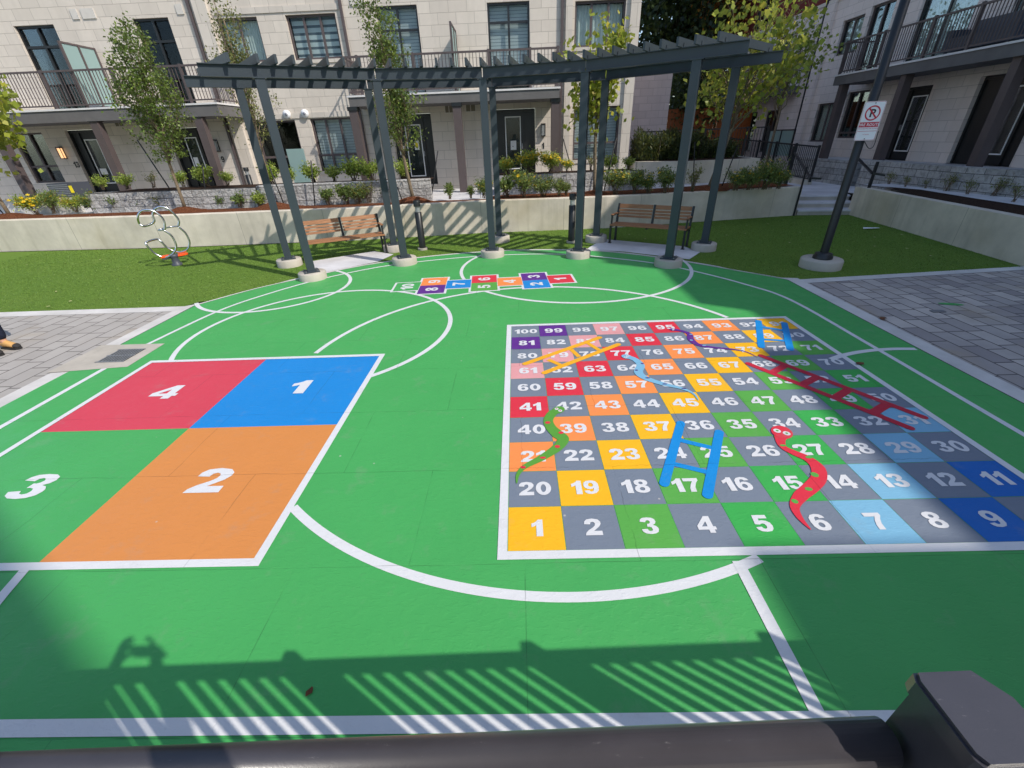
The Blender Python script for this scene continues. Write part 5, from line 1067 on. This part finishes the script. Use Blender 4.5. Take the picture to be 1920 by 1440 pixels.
for i,(px,py) in enumerate([(50,497),(105,547),(132,565),(188,487),(90,575),(830,456),(1400,424),(1396,438),(1362,441),(1440,420),(1500,436),(1560,432),(1590,470),(1640,462),(1700,466),(1745,480),(1640,445),(1480,455),(1690,440),(1180,440),(1210,448)]):
    leaf_litter(px,py,.03,'dead_leaf_pale',.028,f'tiny pale leaf on the {"left" if px<700 else "middle" if px<1000 else "right"} lawn, {ORD[i%16]} of the scattered ones'+(' further right' if i>15 else ''))
pp=at(1633,428,.035); o=MB().add([(-.22,-.03,0),(.18,-.07,.012),(.24,.05,.0),(-.16,.07,.02)],[(0,1,2,3)]).build('paper_sheet','paper_white',loc=pp,label='flat pale sheet of paper lying on the right lawn',cat='paper')
for px,py,m_,w_,l_ in((1783,570,'paint_green',.16,'green paint splash on the right paving'),):
    p=at(px,py,.005); MB().disc((0,0),w_,.05,0,-.3).build('paint_splash',m_,loc=p,label=l_,cat='paint mark')
p=at(1758,584,.004); MB().box((-.09,-.04,0),(.09,.04,.012)).build('cover_plate','galvanised',loc=p,label='small square metal cover in the right paving',cat='cover')
#================================================================== PEOPLE
def skin_body(name,V,Ed,Rd,material,parent,sub=2,root=0):
    me=bpy.data.meshes.new(name); me.from_pydata(V,Ed,[]); o=bpy.data.objects.new(name,me); C.objects.link(o)
    md=o.modifiers.new('skin','SKIN'); md.use_smooth_shade=True; sk=me.skin_vertices[0].data if me.skin_vertices else None
    if sk is None: 
        bpy.context.view_layer.update(); sk=me.skin_vertices[0].data
    for i,r_ in enumerate(Rd): sk[i].radius=r_ if isinstance(r_,tuple) else (r_,r_)
    sk[root].use_root=True; s2=o.modifiers.new('sub','SUBSURF'); s2.levels=sub; s2.render_levels=sub
    bpy.context.view_layer.update(); m2=bpy.data.meshes.new_from_object(o.evaluated_get(bpy.context.evaluated_depsgraph_get())); bpy.data.objects.remove(o)
    m2.materials.clear(); m2.materials.append(mat(material))
    for p in m2.polygons: p.use_smooth=True
    return obj(name,m2,parent)
def person(label,loc_,rz,arms,leg_spread=.11,boots='tan_leather'):
    t=thing('person',label,'person',loc_,rz)
    # joints: x side, y forward(-y is facing), z up. Height 1.72
    V=[(0,0,.93),(0,0,1.08),(0,.01,1.28),(0,.02,1.42),(0,.01,1.50),(0,-.01,1.58),(0,-.02,1.66)]; E_=[(0,1),(1,2),(2,3),(3,4),(4,5),(5,6)]; Rr=[(.15,.11),(.14,.10),(.16,.11),(.15,.09),(.055,.055),(.075,.09),(.07,.085)]
    for s_ in(-1,1):
        b_=len(V); V+=[(s_*.09,0,.86),(s_*leg_spread,-.01,.48),(s_*leg_spread,.01,.10),(s_*(leg_spread+.01),-.10,.05)]; E_+=[(0,b_),(b_,b_+1),(b_+1,b_+2),(b_+2,b_+3)]; Rr+=[(.09,.09),(.062,.062),(.045,.045),(.04,.035)]
    for s_ in(-1,1):
        sh,el,wr=arms[0 if s_<0 else 1]; b_=len(V); V+=[(s_*.19,.01,1.40),el,wr]; E_+=[(3,b_),(b_,b_+1),(b_+1,b_+2)]; Rr+=[(.06,.06),(.043,.043),(.03,.03)]
        pal=Vector(wr)+sh*.045; V.append(tuple(pal)); E_.append((b_+2,b_+3)); Rr.append((.035,.018))
        ct=len(V)-1; side=sh.cross(Vector((0,0,1))); side=side.normalized() if side.length>.1 else Vector((1,0,0))
        for f in range(4):
            off=side*0+Vector((0,0,(f-1.5)*.019)); L=[.062,.075,.07,.055][f]; a_=pal+sh*.03+off; e_=a_+sh*L*.55+Vector((-s_*.012,0,0)); g_=e_+sh*L*.35+Vector((-s_*.03,0,0))
            k=len(V); V+=[tuple(a_),tuple(e_),tuple(g_)]; E_+=[(ct,k),(k,k+1),(k+1,k+2)]; Rr+=[.009,.0085,.0075]
        k=len(V); th=pal+Vector((-s_*.02,0,.0)); V+=[tuple(th+Vector((-s_*.012,-.0,-.02))),tuple(th+sh*.03+Vector((-s_*.02,0,-.03)))]; E_+=[(ct,k),(k,k+1)]; Rr+=[.011,.009]
    body=skin_body('body',V,E_,Rr,'skin',t)
    # clothes: slightly larger skinned shells of torso+arms and legs
    Vj=[(0,0,.90),(0,0,1.08),(0,.01,1.28),(0,.02,1.41),(0,.012,1.47)]; Ej=[(0,1),(1,2),(2,3),(3,4)]; Rj=[(.175,.135),(.16,.12),(.18,.13),(.165,.105),(.075,.075)]
    for s_ in(-1,1):
        sh,el,wr=arms[0 if s_<0 else 1]; k=len(Vj); Vj+=[(s_*.19,.01,1.40),el,tuple(Vector(wr)-sh*.02)]; Ej+=[(3,k),(k,k+1),(k+1,k+2)]; Rj+=[(.075,.075),(.056,.056),(.042,.042)]
    skin_body('jacket',Vj,Ej,Rj,'jacket',t)
    Vt=[(0,0,.95)];Et=[];Rt=[(.165,.125)]
    for s_ in(-1,1): k=len(Vt); Vt+=[(s_*.09,0,.86),(s_*leg_spread,-.01,.48),(s_*leg_spread,.01,.13)]; Et+=[(0,k),(k,k+1),(k+1,k+2)]; Rt+=[(.105,.105),(.078,.078),(.068,.07)]
    skin_body('trousers',Vt,Et,Rt,'denim',t)
    for s_ in(-1,1):
        x=s_*leg_spread; b=MB()
        secs=[(.065,.13,.035,.10),(.02,.135,.042,.105),(-.05,.125,.046,.085),(-.12,.10,.048,.06),(-.18,.085,.046,.048),(-.215,.07,.035,.04),(-.228,.04,.018,.03)]
        n=12; vs=[]
        for (y,zt,hw,_) in secs:
            for k in range(n):
                a=math.pi*2*k/n; zz=.022+(zt-.022)*(.5+.5*math.sin(a)); vs.append((x+hw*math.cos(a),y,zz))
        b.add(vs,[(i*n+k,i*n+(k+1)%n,(i+1)*n+(k+1)%n,(i+1)*n+k) for i in range(len(secs)-1) for k in range(n)]+[tuple(range(n))[::-1],tuple((len(secs)-1)*n+k for k in range(n))],True); bt=b.build('boot',boots,t)
        b=MB(); out=[(x-.04,.08),(x+.04,.08),(x+.045,-.02),(x+.052,-.14),(x+.045,-.2),(x+.02,-.238),(x-.02,-.238),(x-.045,-.2),(x-.052,-.14),(x-.045,-.02)]; b.prism(out,0,.026); b.build('sole','rubber_dark',bt)
        b=MB(); vs=[]
        for (y,zt,hw,_) in secs[4:]:
            for k in range(n): a=math.pi*2*k/n; vs.append((x+(hw+.003)*math.cos(a),y-.002,.024+(zt+.003-.024)*(.5+.5*math.sin(a))))
        b.add(vs,[(i*n+k,i*n+(k+1)%n,(i+1)*n+(k+1)%n,(i+1)*n+k) for i in range(2) for k in range(n)]+[tuple(2*n+k for k in range(n))],True); b.build('toe_cap','rubber_dark',bt)
    # head details
    b=MB(); b.lathe((0,.0,1.60),[(.088,0),(.098,.05),(.092,.10),(.06,.135),(.01,.15)],20); b.build('hair','hair',t)
    b=MB(); b.add([(0,-.125,1.62),(-.014,-.10,1.585),(.014,-.10,1.585),(0,-.10,1.64)],[(0,1,3),(0,3,2),(0,2,1)]); b.build('nose','skin',t)
    b=MB()
    for s_ in(-1,1): b.disc((s_*.032,0),.012,.006,0); 
    vs=[(v[0],-.104,1.635+v[1]) for v in b.v]; b.v=vs; b.build('eyes','sign_black',t)
    b=MB(); b.add([(-.025,-.105,1.555),(.025,-.105,1.555),(.02,-.106,1.565),(-.02,-.106,1.565)],[(0,1,2,3)]); b.build('mouth','leaf_red' if False else 'dead_leaf',t)
    b=MB()
    for s_ in(-1,1): b.box((s_*.083-.008,-.01,1.585),(s_*.083+.008,.02,1.645))
    b.build('ears','skin',t)
    return t
fwd=Vector((0,-1,0)); dn=Vector((0,-.25,-1)).normalized()
pa=[(dn,(-.24,.0,1.13),(-.25,-.10,.90)),(dn,(.24,.0,1.13),(.25,-.10,.90))]
bt=at(40,655); person('person in dark jeans and tan work boots stepping in at the left edge',(-7.56,5.58,0),R(80),pa)
# the photographer on the deck (his shadow falls on the court)
up_=Vector((.25,-.35,.9)).normalized(); 
photographer=person('person in a dark jacket holding up a phone on the deck',( -.02,-.50,.9),R(180),[(Vector((.15,-.5,.6)).normalized(),(-.30,-.18,1.22),(-.10,-.42,1.50)),(Vector((-.15,-.5,.6)).normalized(),(.30,-.18,1.22),(.12,-.42,1.50))])
MB().box((-.10,-.03,2.37),(.09,-.021,2.475)).build('phone','black_metal',label='black phone held up by the person on the deck',cat='phone')
